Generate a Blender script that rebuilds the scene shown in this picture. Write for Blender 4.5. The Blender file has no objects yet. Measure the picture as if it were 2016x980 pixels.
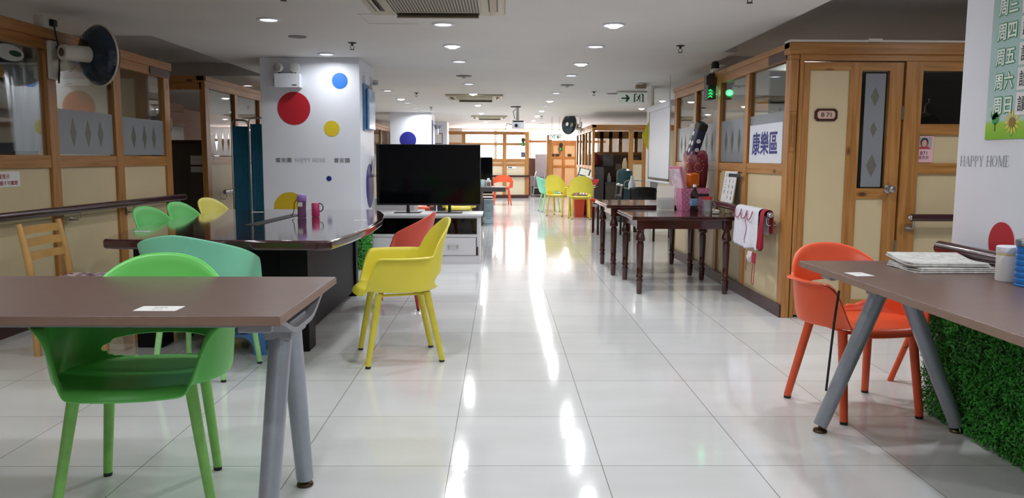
import bpy, bmesh, math, random
from mathutils import Vector, Matrix
S = bpy.context.scene
COL = S.collection
R = math.radians
PI = math.pi
random.seed(7)

# ------------------------------------------------------------------ camera, world, exposure
cam = bpy.data.objects.new('camera', bpy.data.cameras.new('camera')); COL.objects.link(cam)
cam.data.sensor_width = 36.0; cam.data.lens = 1560 / 2016 * 36.0
cam.data.clip_start = 0.05; cam.data.clip_end = 200
_p, _y, _r = R(6.5), R(0.8), R(0.25)
fw = Vector((math.sin(_y)*math.cos(_p), math.cos(_y)*math.cos(_p), -math.sin(_p)))
rt = Vector((math.cos(_y), -math.sin(_y), 0)); up = rt.cross(fw)
rt2 = rt*math.cos(_r) + up*math.sin(_r); up2 = -rt*math.sin(_r) + up*math.cos(_r)
cam.matrix_world = Matrix(((rt2.x, up2.x, -fw.x, 0), (rt2.y, up2.y, -fw.y, 0), (rt2.z, up2.z, -fw.z, 1.2), (0, 0, 0, 1)))
S.camera = cam
W = bpy.data.worlds.new('world'); S.world = W; W.use_nodes = True
W.node_tree.nodes['Background'].inputs[0].default_value = (0.9, 0.95, 1, 1)
W.node_tree.nodes['Background'].inputs[1].default_value = 1.0
vs = S.view_settings
S.display_settings.display_device = 'sRGB'
vs.view_transform = 'Standard'; vs.look = 'None'; vs.exposure = 0.0; vs.gamma = 1.0; vs.use_curve_mapping = False
try:
    S.cycles.use_denoising = True; S.cycles.max_bounces = 8; S.cycles.diffuse_bounces = 5
    S.cycles.glossy_bounces = 4; S.cycles.transparent_max_bounces = 12; S.cycles.sample_clamp_indirect = 6.0
    S.cycles.caustics_reflective = False; S.cycles.caustics_refractive = False
except Exception:
    pass
LIGHT_W = 9.5           # watts of an ordinary downlight
WINDOW = 16.0            # brightness of the daylight windows at the far end
CEIL = 2.25

# ------------------------------------------------------------------ materials
def newmat(name):
    m = bpy.data.materials.new(name); m.use_nodes = True
    return m, m.node_tree.nodes, m.node_tree.links, m.node_tree.nodes['Principled BSDF']
def sr(h):
    h = h.lstrip('#'); c = [int(h[i:i+2], 16)/255 for i in (0, 2, 4)]
    return tuple((v/12.92 if v <= .04045 else ((v+.055)/1.055)**2.4) for v in c) + (1,)
def pm(name, col, rough=.5, metal=0, spec=.5, noise=0, nscale=8, coat=0, bump=0, emit=0, trans=0, alpha=1):
    m, N, L, b = newmat(name)
    c = sr(col) if isinstance(col, str) else col
    b.inputs['Base Color'].default_value = c
    b.inputs['Roughness'].default_value = rough; b.inputs['Metallic'].default_value = metal
    b.inputs['Specular IOR Level'].default_value = spec; b.inputs['Coat Weight'].default_value = coat
    b.inputs['Coat Roughness'].default_value = .08
    b.inputs['Transmission Weight'].default_value = trans; b.inputs['Alpha'].default_value = alpha
    if emit:
        b.inputs['Emission Color'].default_value = c; b.inputs['Emission Strength'].default_value = emit
    if noise or bump:
        tc = N.new('ShaderNodeTexCoord'); n = N.new('ShaderNodeTexNoise')
        n.inputs['Scale'].default_value = nscale; n.inputs['Detail'].default_value = 4
        L.new(tc.outputs['Object'], n.inputs['Vector'])
        if noise:
            r = N.new('ShaderNodeValToRGB')
            r.color_ramp.elements[0].position = .3; r.color_ramp.elements[1].position = .7
            r.color_ramp.elements[0].color = tuple(v*(1-noise) for v in c[:3]) + (1,)
            r.color_ramp.elements[1].color = tuple(min(1, v*(1+noise)) for v in c[:3]) + (1,)
            L.new(n.outputs['Fac'], r.inputs['Fac']); L.new(r.outputs['Color'], b.inputs['Base Color'])
        if bump:
            bp = N.new('ShaderNodeBump'); bp.inputs['Strength'].default_value = bump; bp.inputs['Distance'].default_value = .002
            L.new(n.outputs['Fac'], bp.inputs['Height']); L.new(bp.outputs['Normal'], b.inputs['Normal'])
    return m
def pine(name, axis, a='#96642e', c='#b9844a'):
    m, N, L, b = newmat(name)
    tc = N.new('ShaderNodeTexCoord'); mp = N.new('ShaderNodeMapping')
    sc = [14, 14, 14]; sc[axis] = .8
    mp.inputs['Scale'].default_value = sc
    L.new(tc.outputs['Object'], mp.inputs['Vector'])
    n = N.new('ShaderNodeTexNoise'); n.inputs['Scale'].default_value = 2.2; n.inputs['Detail'].default_value = 6; n.inputs['Distortion'].default_value = .6
    L.new(mp.outputs['Vector'], n.inputs['Vector'])
    r = N.new('ShaderNodeValToRGB')
    r.color_ramp.elements[0].position = .32; r.color_ramp.elements[1].position = .68
    r.color_ramp.elements[0].color = sr(a); r.color_ramp.elements[1].color = sr(c)
    L.new(n.outputs['Fac'], r.inputs['Fac'])
    # knots
    mp2 = N.new('ShaderNodeMapping'); s2 = [5.5, 5.5, 5.5]; s2[axis] = 2.6
    mp2.inputs['Scale'].default_value = s2
    L.new(tc.outputs['Object'], mp2.inputs['Vector'])
    v = N.new('ShaderNodeTexVoronoi'); v.inputs['Scale'].default_value = 1.0
    L.new(mp2.outputs['Vector'], v.inputs['Vector'])
    k = N.new('ShaderNodeValToRGB')
    k.color_ramp.elements[0].position = .05; k.color_ramp.elements[1].position = .13
    k.color_ramp.elements[0].color = (1, 1, 1, 1); k.color_ramp.elements[1].color = (0, 0, 0, 1)
    L.new(v.outputs['Distance'], k.inputs['Fac'])
    mx = N.new('ShaderNodeMix'); mx.data_type = 'RGBA'
    L.new(k.outputs['Color'], mx.inputs[0]); L.new(r.outputs['Color'], mx.inputs[6])
    mx.inputs[7].default_value = sr('#5a3212')
    L.new(mx.outputs[2], b.inputs['Base Color'])
    b.inputs['Roughness'].default_value = .38
    return m
def glassmat(name, tint=(1, 1, 1, 1), haze=0.0, hazecol=(.7, .75, .75, 1), rough=.02, refl=1.0):
    m, N, L, b = newmat(name); N.remove(b)
    out = [n for n in N if n.type == 'OUTPUT_MATERIAL'][0]
    t = N.new('ShaderNodeBsdfTransparent'); t.inputs[0].default_value = tint
    g = N.new('ShaderNodeBsdfGlossy'); g.inputs['Roughness'].default_value = rough
    f = N.new('ShaderNodeFresnel'); f.inputs[0].default_value = 1.5
    mul = N.new('ShaderNodeMath'); mul.operation = 'MULTIPLY'; mul.inputs[1].default_value = refl
    L.new(f.outputs[0], mul.inputs[0])
    base = t
    if haze:
        d = N.new('ShaderNodeBsdfDiffuse'); d.inputs[0].default_value = hazecol
        tl = N.new('ShaderNodeBsdfTranslucent'); tl.inputs[0].default_value = hazecol
        ad = N.new('ShaderNodeMixShader'); ad.inputs[0].default_value = .45
        L.new(d.outputs[0], ad.inputs[1]); L.new(tl.outputs[0], ad.inputs[2])
        hz = N.new('ShaderNodeMixShader'); hz.inputs[0].default_value = haze
        L.new(t.outputs[0], hz.inputs[1]); L.new(ad.outputs[0], hz.inputs[2]); base = hz
    mx = N.new('ShaderNodeMixShader')
    L.new(mul.outputs[0], mx.inputs[0]); L.new(base.outputs[0], mx.inputs[1]); L.new(g.outputs[0], mx.inputs[2])
    L.new(mx.outputs[0], out.inputs[0])
    return m
def emis(name, col, s):
    m, N, L, b = newmat(name); N.remove(b)
    out = [n for n in N if n.type == 'OUTPUT_MATERIAL'][0]
    e = N.new('ShaderNodeEmission'); e.inputs[0].default_value = sr(col) if isinstance(col, str) else col
    e.inputs[1].default_value = s; L.new(e.outputs[0], out.inputs[0])
    return m
def floormat():
    m, N, L, b = newmat('floor_tile')
    tc = N.new('ShaderNodeTexCoord'); sp = N.new('ShaderNodeSeparateXYZ'); L.new(tc.outputs['Object'], sp.inputs[0])
    def M(op, a, bb=None, c=None):
        n = N.new('ShaderNodeMath'); n.operation = op
        for i, v in enumerate((a, bb, c)):
            if v is None: continue
            if isinstance(v, (int, float)): n.inputs[i].default_value = v
            else: L.new(v, n.inputs[i])
        return n.outputs[0]
    def line(o, off):
        u = M('DIVIDE', M('SUBTRACT', o, off), .6)
        fr = M('FRACT', u); d = M('MULTIPLY', M('MINIMUM', fr, M('SUBTRACT', 1.0, fr)), .6)
        return M('LESS_THAN', d, .0016), M('FLOOR', u)
    lx, ix = line(sp.outputs['X'], -.2); ly, iy = line(sp.outputs['Y'], 3.0)
    g = M('MAXIMUM', lx, ly)
    cb = N.new('ShaderNodeCombineXYZ'); L.new(ix, cb.inputs[0]); L.new(iy, cb.inputs[1])
    wn = N.new('ShaderNodeTexWhiteNoise'); wn.noise_dimensions = '3D'; L.new(cb.outputs[0], wn.inputs['Vector'])
    n1 = N.new('ShaderNodeTexNoise'); n1.inputs['Scale'].default_value = 1.7; n1.inputs['Detail'].default_value = 5
    mp = N.new('ShaderNodeMapping'); mp.inputs['Scale'].default_value = (1, 2.6, 1)
    L.new(tc.outputs['Object'], mp.inputs[0]); L.new(mp.outputs[0], n1.inputs['Vector'])
    v = M('ADD', M('MULTIPLY', n1.outputs['Fac'], .7), M('MULTIPLY', wn.outputs['Value'], .3))
    r = N.new('ShaderNodeValToRGB'); L.new(v, r.inputs['Fac'])
    r.color_ramp.elements[0].position = .25; r.color_ramp.elements[1].position = .75
    r.color_ramp.elements[0].color = sr('#cccdce'); r.color_ramp.elements[1].color = sr('#d9dadc')
    mx = N.new('ShaderNodeMix'); mx.data_type = 'RGBA'
    L.new(g, mx.inputs[0]); L.new(r.outputs['Color'], mx.inputs[6]); mx.inputs[7].default_value = sr('#77716a')
    L.new(mx.outputs[2], b.inputs['Base Color'])
    n2 = N.new('ShaderNodeTexNoise'); n2.inputs['Scale'].default_value = 9; n2.inputs['Detail'].default_value = 4
    mp2 = N.new('ShaderNodeMapping'); mp2.inputs['Scale'].default_value = (.4, 2.5, 1)
    L.new(tc.outputs['Object'], mp2.inputs[0]); L.new(mp2.outputs[0], n2.inputs['Vector'])
    rr = M('ADD', M('MULTIPLY', n2.outputs['Fac'], .06), .06); L.new(rr, b.inputs['Roughness'])
    bp = N.new('ShaderNodeBump'); bp.inputs['Strength'].default_value = .035; bp.inputs['Distance'].default_value = .01
    L.new(n2.outputs['Fac'], bp.inputs['Height']); L.new(bp.outputs['Normal'], b.inputs['Normal'])
    b.inputs['Specular IOR Level'].default_value = .42
    return m

MF = floormat()
M_ceil = pm('ceiling_paint', '#d6d4d1', .7, noise=.03, nscale=1.2)
M_ceil2 = pm('upper_ceiling', '#c6c2c0', .85, noise=.04, nscale=2)
M_white = pm('white_paint', '#dce0ea', .45, noise=.02, nscale=2)
M_offwhite = pm('offwhite', '#d8d4cb', .5)
PX, PY, PZ = pine('pine_x', 0), pine('pine_y', 1), pine('pine_z', 2)
M_door_pine = pine('pine_warmlit', 2, '#b5682c', '#cf8a48')  # pine with the warm light on the far doors put into its colour
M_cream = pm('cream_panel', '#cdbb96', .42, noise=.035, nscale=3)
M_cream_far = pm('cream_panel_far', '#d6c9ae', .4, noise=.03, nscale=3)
M_warmlit_panel = pm('warmlit_panel', '#eab98a', .35)  # cream door panel, tinted orange for the warm light falling on it
M_maroon = pm('maroon_base', '#3d1c1c', .35)
M_plaque = pm('dark_plaque', '#40221c', .4, noise=.1)
M_rail = pm('handrail', '#3b1a20', .18, coat=.6)
M_mahog = pm('mahogany', '#3a130e', .16, noise=.25, nscale=12, coat=.7)
M_bigtop = pm('conference_top', '#35141a', .09, noise=.12, nscale=6, coat=1.0)
M_blackwood = pm('black_panel', '#0b0a0c', .5, noise=.1, spec=.2)
M_desk = pm('desk_laminate', '#675149', .33, noise=.07, nscale=14)
M_deskedge = pm('desk_edge', '#84695b', .45, noise=.06, nscale=14)
M_greymet = pm('grey_metal', '#9aa0aa', .3, metal=.35, noise=.04, nscale=30)
M_greyplast = pm('grey_cast', '#8e8f94', .45, noise=.05, nscale=20)
M_steel = pm('steel', '#c8c8c8', .2, metal=1)
M_bronze = pm('bronze_glide', '#5b4a38', .3, metal=.8)
M_dark = pm('dark_plastic', '#15151a', .35)
M_black = pm('black', '#08080a', .4)
M_screen = pm('tv_screen', '#050609', .08, spec=.25)
M_green = pm('green_plastic', '#68d05e', .34, noise=.02)
M_greenleg = pm('green_leg', '#86c465', .4, noise=.08, nscale=25)
M_mint = pm('mint_plastic', '#80d3b1', .36, noise=.02)
M_mintleg = pm('mint_leg', '#9bd38a', .4, noise=.06, nscale=25)
M_yellow = pm('yellow_plastic', '#e2d548', .36, noise=.02)
M_yelleg = pm('yellow_leg', '#d2c440', .4, noise=.06, nscale=25)
M_red = pm('red_plastic', '#d04a36', .38, noise=.02)
M_redleg = pm('red_leg', '#a8352a', .4, noise=.05, nscale=25)
M_orange = pm('orange_plastic', '#e2562a', .36, noise=.02)
M_orleg = pm('orange_leg', '#d8552c', .4, noise=.05, nscale=25)
M_beech = pm('beech', '#c69a5e', .3, noise=.1, nscale=9)
M_glass = glassmat('clear_glass', (.93, .95, .94, 1), refl=.55)
M_frost = glassmat('frosted_film', (.8, .85, .84, 1), haze=.68, hazecol=sr('#c6cbd2'), rough=.18, refl=.6)
M_motif = glassmat('motif_glass', (.8, .76, .68, 1), haze=.55, hazecol=sr('#b0b0a6'), refl=.5)
M_smoke = glassmat('smoked_glass', (.35, .33, .33, 1), refl=1.4)
M_bottleglass = glassmat('bottle_clear', (.9, .92, .93, 1), haze=.3, hazecol=(.8, .8, .85, 1))
M_cabinet = pm('white_laminate', '#c9c8cc', .3)
M_paper = pm('paper', '#dedede', .6)
M_news = pm('newsprint', '#c9c9c6', .7, noise=.22, nscale=38)
M_bluecloth = pm('blue_curtain', '#2f8cb2', .6, noise=.12, nscale=6)
M_redtxt = pm('red_ink', '#a02038', .6)
M_ink = pm('ink', '#22242c', .6)
M_greyink = pm('grey_ink', '#9da1a9', .4)
M_navyink = pm('navy_ink', '#262f7a', .5)
M_lamp = emis('lamp_glow', '#fbfcff', 14)
M_lampdim = emis('lamp_glow_dim', '#fbfcff', 5)
M_green_led = emis('green_led', '#25ff62', 2.2)
M_window = emis('daylight', '#fff1ee', WINDOW)
M_salmon = pm('salmon_paint', '#d8b3a6', .6)
M_leaf = pm('boxwood_leaf', '#3f9a34', .55, noise=.45, nscale=16)
M_fern = pm('fern_leaf', '#3d7a3a', .5, noise=.25, nscale=20)

# ------------------------------------------------------------------ mesh helper
class MB:
    def __init__(s): s.bm = bmesh.new(); s.mi = 0; s.mats = []
    def _xf(s, vs, M):
        if M is not None:
            for v in vs: v.co = M @ v.co
    def face(s, vs, flip=False):
        try:
            f = s.bm.faces.new(vs[::-1] if flip else vs); f.material_index = s.mi; return f
        except ValueError: return None
    def box(s, x0, x1, y0, y1, z0, z1, M=None):
        v = [s.bm.verts.new((x, y, z)) for x in (x0, x1) for y in (y0, y1) for z in (z0, z1)]
        for q in ((0, 1, 3, 2), (4, 6, 7, 5), (0, 4, 5, 1), (2, 3, 7, 6), (0, 2, 6, 4), (1, 5, 7, 3)): s.face([v[i] for i in q])
        s._xf(v, M); return s
    def rings(s, rings, closed=True, cap0=True, cap1=True):
        rv = [[s.bm.verts.new(p) for p in r] for r in rings]; n = len(rv[0])
        for a, b in zip(rv, rv[1:]):
            for i in range(n if closed else n-1):
                j = (i+1) % n; s.face([a[i], a[j], b[j], b[i]])
        if cap0 and n > 2: s.face(rv[0][::-1])
        if cap1 and n > 2: s.face(rv[-1])
        return rv
    def cyl(s, p0, p1, r0, r1=None, n=16, e=1.0, caps=True):
        p0, p1 = Vector(p0), Vector(p1); r1 = r0 if r1 is None else r1
        d = (p1-p0).normalized(); a = Vector((0, 0, 1)) if abs(d.z) < .9 else Vector((1, 0, 0))
        u = d.cross(a).normalized(); w = d.cross(u).normalized()
        s.rings([[p + u*math.cos(2*PI*i/n)*r + w*math.sin(2*PI*i/n)*r*e for i in range(n)] for p, r in ((p0, r0), (p1, r1))], cap0=caps, cap1=caps)
        return s
    def tube(s, pts, r, n=8):
        pts = [Vector(p) for p in pts]; rs = r if isinstance(r, (list, tuple)) else [r]*len(pts)
        out = []; u = None
        for i, p in enumerate(pts):
            d = (pts[min(i+1, len(pts)-1)] - pts[max(i-1, 0)]).normalized()
            if u is None:
                a = Vector((0, 0, 1)) if abs(d.z) < .9 else Vector((1, 0, 0)); u = d.cross(a).normalized()
            else: u = (u - d*u.dot(d)).normalized()
            w = d.cross(u)
            out.append([p + (u*math.cos(2*PI*k/n) + w*math.sin(2*PI*k/n))*rs[i] for k in range(n)])
        s.rings(out); return s
    def lathe(s, prof, c=(0, 0, 0), n=24, M=None, cap=True):
        rv = s.rings([[(c[0]+r*math.cos(2*PI*i/n), c[1]+r*math.sin(2*PI*i/n), c[2]+z) for i in range(n)] for r, z in prof], cap0=cap, cap1=cap)
        if M is not None: s._xf([v for r in rv for v in r], M)
        return s
    def prism(s, poly, a, b, axis=2, M=None):
        def mk(p, h):
            if axis == 2: return (p[0], p[1], h)
            if axis == 1: return (p[0], h, p[1])
            return (h, p[0], p[1])
        rv = s.rings([[mk(p, a) for p in poly], [mk(p, b) for p in poly]])
        if M is not None: s._xf([v for r in rv for v in r], M)
        return s
    def sphere(s, c, r, n=14, sz=1.0):
        k = n//2
        return s.lathe([(max(1e-4, r*math.sin(PI*i/k)), -r*sz*math.cos(PI*i/k)) for i in range(k+1)], c, n)
    def disc(s, c, r, nrm, t=.002, n=40):
        c = Vector(c); nrm = Vector(nrm).normalized()
        return s.cyl(c, c + nrm*t, r, r, n)
    def text(s, body, c, size, right, upv, t=.0012, align='CENTER', bold=0.0):
        cu = bpy.data.curves.new('t', 'FONT'); cu.body = body; cu.size = 1; cu.align_x = 'CENTER'; cu.align_y = 'CENTER'
        o = bpy.data.objects.new('t', cu); COL.objects.link(o)
        me = bpy.data.meshes.new_from_object(o.evaluated_get(bpy.context.evaluated_depsgraph_get()))
        right, upv = Vector(right).normalized(), Vector(upv).normalized(); nn = right.cross(upv); c = Vector(c)
        xs = [v.co.x for v in me.vertices] or [0]; ys = [v.co.y for v in me.vertices] or [0]
        cx, cy = (min(xs)+max(xs))/2, (min(ys)+max(ys))/2
        sx, sy = size if isinstance(size, tuple) else (None, size)
        ky = sy/max(1e-6, max(ys)-min(ys)); kx = ky if sx is None else sx/max(1e-6, max(xs)-min(xs))
        offs = [(0, 0)]
        if bold: offs = [(bold*math.cos(k*PI/4), bold*math.sin(k*PI/4)) for k in range(8)] + offs
        for k, (ox, oy) in enumerate(offs):
            vv = [s.bm.verts.new(c + right*((v.co.x-cx)*kx+ox*ky) + upv*((v.co.y-cy)*ky+oy*ky) + nn*(t+k*2e-5)) for v in me.vertices]
            for p in me.polygons: s.face([vv[i] for i in p.vertices])
        bpy.data.objects.remove(o); bpy.data.curves.remove(cu); bpy.data.meshes.remove(me)
        return s
    def build(s, name, mat, parent=None, smooth=None, bevel=0, seg=2, sub=0, loc=None, kind=None, label=None):
        bmesh.ops.recalc_face_normals(s.bm, faces=s.bm.faces) if smooth != 'keep' else None
        me = bpy.data.meshes.new(name); s.bm.to_mesh(me); s.bm.free()
        for mt in (mat if isinstance(mat, (list, tuple)) else [mat]): me.materials.append(mt)
        o = bpy.data.objects.new(name, me); COL.objects.link(o)
        if parent is not None: o.parent = parent
        if loc is not None: o.location = loc
        if smooth:
            for p in me.polygons: p.use_smooth = True
            if smooth is True: me.set_sharp_from_angle(angle=R(40))
        if bevel:
            b = o.modifiers.new('bevel', 'BEVEL'); b.width = bevel; b.segments = seg; b.limit_method = 'ANGLE'; b.angle_limit = R(40)
            for p in me.polygons: p.use_smooth = True
            b.harden_normals = True
        if sub:
            q = o.modifiers.new('sub', 'SUBSURF'); q.levels = sub; q.render_levels = sub
        if kind: o['kind'] = kind
        if label: o['label'] = label
        return o
def thing(name, label, cat, loc=(0, 0, 0), rz=0, group=None, kind=None):
    o = bpy.data.objects.new(name, None); COL.objects.link(o); o.empty_display_size = .05
    o.location = loc; o.rotation_euler = (0, 0, rz); o['label'] = label; o['category'] = cat
    if group: o['group'] = group
    if kind: o['kind'] = kind
    return o
def tag(o, label, cat, group=None, kind=None):
    o['label'] = label; o['category'] = cat
    if group: o['group'] = group
    if kind: o['kind'] = kind
    return o
def struct(name, loc=(0, 0, 0)):
    o = bpy.data.objects.new(name, None); COL.objects.link(o); o['kind'] = 'structure'; o.location = loc
    return o
def dup(root, loc, rz=None, label=None, group=None, mats=None):
    r = root.copy(); COL.objects.link(r); r.location = loc
    if rz is not None: r.rotation_euler = (0, 0, rz)
    if label: r['label'] = label
    if group: r['group'] = group
    for ch in list(root.children):
        c = ch.copy(); COL.objects.link(c); c.parent = r
        for g in list(ch.children):
            d = g.copy(); COL.objects.link(d); d.parent = c
    return r
def sstep(a, b, x):
    t = min(1, max(0, (x-a)/(b-a))); return t*t*(3-2*t)
X_, Y_, Z_ = Vector((1, 0, 0)), Vector((0, 1, 0)), Vector((0, 0, 1))

# ================================================================== SETTING
MB().box(-7, 7, -2.6, 28, -.08, 0).build('floor', MF, kind='structure')
c = MB()
for a in ((-7, 2.18, -2.6, 7.1), (-3.05, 2.18, 7.1, 7.95), (-3.05, 2.32, 7.95, 8.97), (-3.05, 2.5, 8.97, 9.5), (-3.05, 7, 9.5, 10.5), (-7, 7, 10.5, 28)):
    c.box(a[0], a[1], a[2], a[3], CEIL, CEIL+.16)
ceiling = c.build('ceiling', M_ceil, kind='structure')
MB().box(-7, 7, -2.6, 28, CEIL+.16, CEIL+.23).build('ceiling_upper', M_ceil2, kind='structure')
MB().box(-7.1, -7, -2.6, 28, 0, 2.47).build('wall_left_outer', M_salmon, kind='structure')
MB().box(7, 7.1, -2.6, 28, 0, 2.47).build('wall_right_outer', M_offwhite, kind='structure')
MB().box(-7, 7, -2.7, -2.6, 0, 2.47).build('wall_back', M_offwhite, kind='structure')
f = MB(); f.box(-7, -1.4, 28, 28.1, 0, 2.47); f.box(3.4, 7, 28, 28.1, 0, 2.47); f.box(-1.4, 3.4, 28, 28.1, 0, .95)
f.build('wall_far', M_offwhite, kind='structure')
# daylight windows in the far wall
for k in range(4):
    w = struct('window_%d' % (k+1)); x0 = -1.4 + k*1.2
    fr = MB()
    fr.box(x0, x0+.05, 27.96, 28.06, .95, 2.25); fr.box(x0+1.15, x0+1.2, 27.96, 28.06, .95, 2.25)
    fr.box(x0+.05, x0+1.15, 27.96, 28.06, .95, 1.0); fr.box(x0+.05, x0+1.15, 27.96, 28.06, 2.18, 2.25)
    fr.build('window_frame', M_offwhite, w)
    MB().box(x0+.05, x0+1.15, 28.0, 28.02, 1.0, 2.18).build('window_pane', M_window, w)

# ---------------- timber and glass booth partitions
def booth(name, X, side, posts, ends, near_post=True, topz=2.06, levels=(.08, 1.09, 1.17, 1.94), frost=None, panel=None, plaques=(), T=.06, far=False):
    """a partition along Y at X; side=+1 looks towards +X, -1 towards -X (the face is at X, thickness goes away)."""
    w = struct(name); d = -side
    def bx(a, b, y0, y1, z0, z1): return (min(X+d*a, X+d*b), max(X+d*a, X+d*b), y0, y1, z0, z1)
    for y0, y1 in posts:
        MB().box(*bx(0, T, y0, y1, 0, levels[3])).build('post', PZ, w, bevel=.004, seg=1)
    ya, yb = ends
    MB().box(*bx(-.004, T, ya, yb, levels[3], levels[3]+.075)).build('header_rail', PY, w)
    MB().box(*bx(-.025, T+.025, ya-.02, yb, levels[3]+.075, topz)).build('top_plate', PY, w, bevel=.004, seg=1)
    MB().box(*bx(-.012, 0, ya, yb, 0, .1)).build('skirting', M_maroon, w)
    ys = [(a[1], b[0]) for a, b in zip(posts, posts[1:])]
    for i, (y0, y1) in enumerate(ys):
        MB().box(*bx(.005, T-.005, y0, y1, levels[1], levels[2])).build('mid_rail', PY, w)
        MB().box(*bx(.022, .036, y0, y1, 0, levels[1])).build('panel', panel or M_cream, w)
        MB().box(*bx(.026, .032, y0, y1, levels[2], levels[3])).build('glass', M_glass, w)
        if frost and frost[i]:
            ft = MB(); ft.box(*bx(.022, .025, y0+.01, y1-.01, levels[2]+.01, frost[i]))
            fo = ft.build('frosted_film', M_frost, w)
            dm = MB(); cy = (y0+y1)/2; cz = (levels[2]+frost[i])/2
            for o in (-.2, 0.02, .22):
                dm.prism([(cy+o-.045, cz), (cy+o, cz+.11), (cy+o+.045, cz), (cy+o, cz-.11)], X+d*.0205, X+d*.0215, 0)
            dm.build('diamond_motif', M_motif, fo)
    for y0, y1, z0, z1 in plaques:
        MB().box(*bx(-.012, -.004, y0, y1, z0, z1)).build('plaque', M_plaque, w, bevel=.003)
    return w

# right-hand booth (long side along the walkway)
wr = booth('wall_right', 2.14, -1, [(5.94, 6.05), (6.94, 7.04), (7.84, 7.94), (8.80, 8.90), (9.78, 9.90)], (5.94, 9.9),
           frost=[1.57, 1.57, 1.57, 1.57], plaques=[(6.02, 6.42, 1.945, 2.03)])
# its end wall facing the camera, with the door
we = struct('wall_right_end')
Yw = 5.94
def ebox(x0, x1, z0, z1, y0=0, y1=.06): return MB().box(x0, x1, Yw+y0, Yw+y1, z0, z1)
ebox(2.205, 2.235, 0, 1.93, -.005).build('post', PZ, we, bevel=.003, seg=1)
ebox(3.0, 3.13, 0, 1.93).build('post', PZ, we, bevel=.003, seg=1)
ebox(4.2, 4.3, 0, 1.93).build('post', PZ, we, bevel=.003, seg=1)
ebox(6.9, 7.0, 0, 1.93).build('post', PZ, we, bevel=.003, seg=1)
ebox(2.205, 7.0, 1.93, 1.975, -.006).build('header_rail', PX, we)
ebox(2.115, 7.0, 1.975, 2.06, -.03, .09).build('top_plate', PX, we, bevel=.004, seg=1)
ebox(2.115, 7.0, 2.06, 2.075, -.035, .09).build('cable_trunking', M_offwhite, we)
ebox(2.69, 2.79, 2.06, 2.085, -.04, .09).build('junction_box', M_offwhite, we)
for a, b in ((3.13, 4.2), (4.3, 6.9)):
    ebox(a, b, 1.86, 1.93, .005, .055).build('rail', PX, we)
    ebox(a, b, 1.39, 1.47, .005, .055).build('rail', PX, we)
    ebox(a, b, 1.10, 1.18, .005, .055).build('rail', PX, we)
    ebox(a, b, 0, 1.10, .025, .04).build('panel', M_cream, we)
    ebox(a, b, 1.18, 1.39, .025, .04).build('panel', M_cream, we)
    ebox(a, b, 1.47, 1.86, .03, .036).build('glass', M_glass, we)
ebox(3.13, 7, 0, .1, -.012, 0).build('skirting', M_maroon, we)
d1 = struct('door_1')
ebox(2.24, 2.29, .02, 1.92, .008, .05).build('stile', PZ, d1)
ebox(2.585, 2.675, .02, 1.92, .008, .05).build('stile', PZ, d1)
ebox(2.885, 2.985, .02, 1.92, .008, .05).build('stile', PZ, d1)
ebox(2.29, 2.585, 1.86, 1.92, .008, .05).build('rail', PX, d1)
ebox(2.675, 2.885, 1.86, 1.92, .008, .05).build('rail', PX, d1)
ebox(2.675, 2.885, .91, .99, .008, .05).build('rail', PX, d1)
ebox(2.29, 2.585, .02, .14, .008, .05).build('rail', PX, d1); ebox(2.675, 2.885, .02, .14, .008, .05).build('rail', PX, d1)
ebox(2.29, 2.585, .14, 1.86, .018, .034).build('panel', M_cream, d1)
ebox(2.675, 2.885, .14, .91, .018, .034).build('panel', M_cream, d1)
gl = ebox(2.675, 2.885, .99, 1.86, .026, .032).build('glass', M_glass, d1)
ebox(2.71, 2.86, 1.0, 1.84, .020, .024).build('frosted_film', M_frost, gl)
dm = MB()
for cz, hh in ((1.16, .085), (1.43, .055), (1.67, .07)):
    dm.prism([(2.785-hh*.45, cz), (2.785, cz+hh), (2.785+hh*.45, cz), (2.785, cz-hh)], Yw+.017, Yw+.019, 1)
dm.build('diamond_motif', M_motif, gl)
kn = MB(); Mk = Matrix.Translation((2.915, Yw+.008, .985)) @ Matrix.Rotation(R(90), 4, 'X')
kn.lathe([(.034, 0), (.034, .008), (.012, .012), (.012, .035), (.026, .045), (.031, .06), (.024, .078), (.008, .083)], n=20, M=Mk)
kn.build('door_knob', M_steel, d1, smooth=True)
hg = MB(); hg.box(2.985, 2.999, Yw-.004, Yw+.01, 1.5, 1.6); hg.box(2.985, 2.999, Yw-.004, Yw+.01, .5, .6); hg.build('hinge', M_steel, d1)

# left-hand booth
booth('wall_left', -3.3, 1, [(1.9, 2.02), (2.9, 3.02), (3.9, 4.02), (4.9, 5.02), (5.9, 6.02), (6.9, 7.03), (7.92, 8.05)], (1.9, 8.06), topz=2.12,
      levels=(.08, 1.12, 1.21, 1.97), frost=[0, 0, 0, 0, 1.56, 1.55], plaques=[(7.6, 8.05, 1.975, 2.05)])
# second left booth with its end frame facing the camera
booth('wall_left_second', -3.3, 1, [(9.0, 9.13), (10.0, 10.1), (11.0, 11.1), (12.0, 12.1), (13, 13.1), (14, 14.1), (15, 15.1), (16, 16.1), (17, 17.1), (18.2, 18.3), (20.0, 20.1), (22, 22.1), (24, 24.1)], (9.0, 24.1), topz=2.1,
      levels=(.08, 1.12, 1.21, 1.97), frost=[1.55]*3 + [0]*9)
wb = struct('wall_left_second_end')
MB().box(-7, -3.34, 9.0, 9.06, 1.95, 2.03).build('header_rail', PX, wb); MB().box(-7, -3.3, 8.98, 9.08, 2.03, 2.1).build('top_plate', PX, wb)
MB().box(-5.1, -5.0, 9.0, 9.06, 0, 1.95).build('post', PZ, wb)
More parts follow.
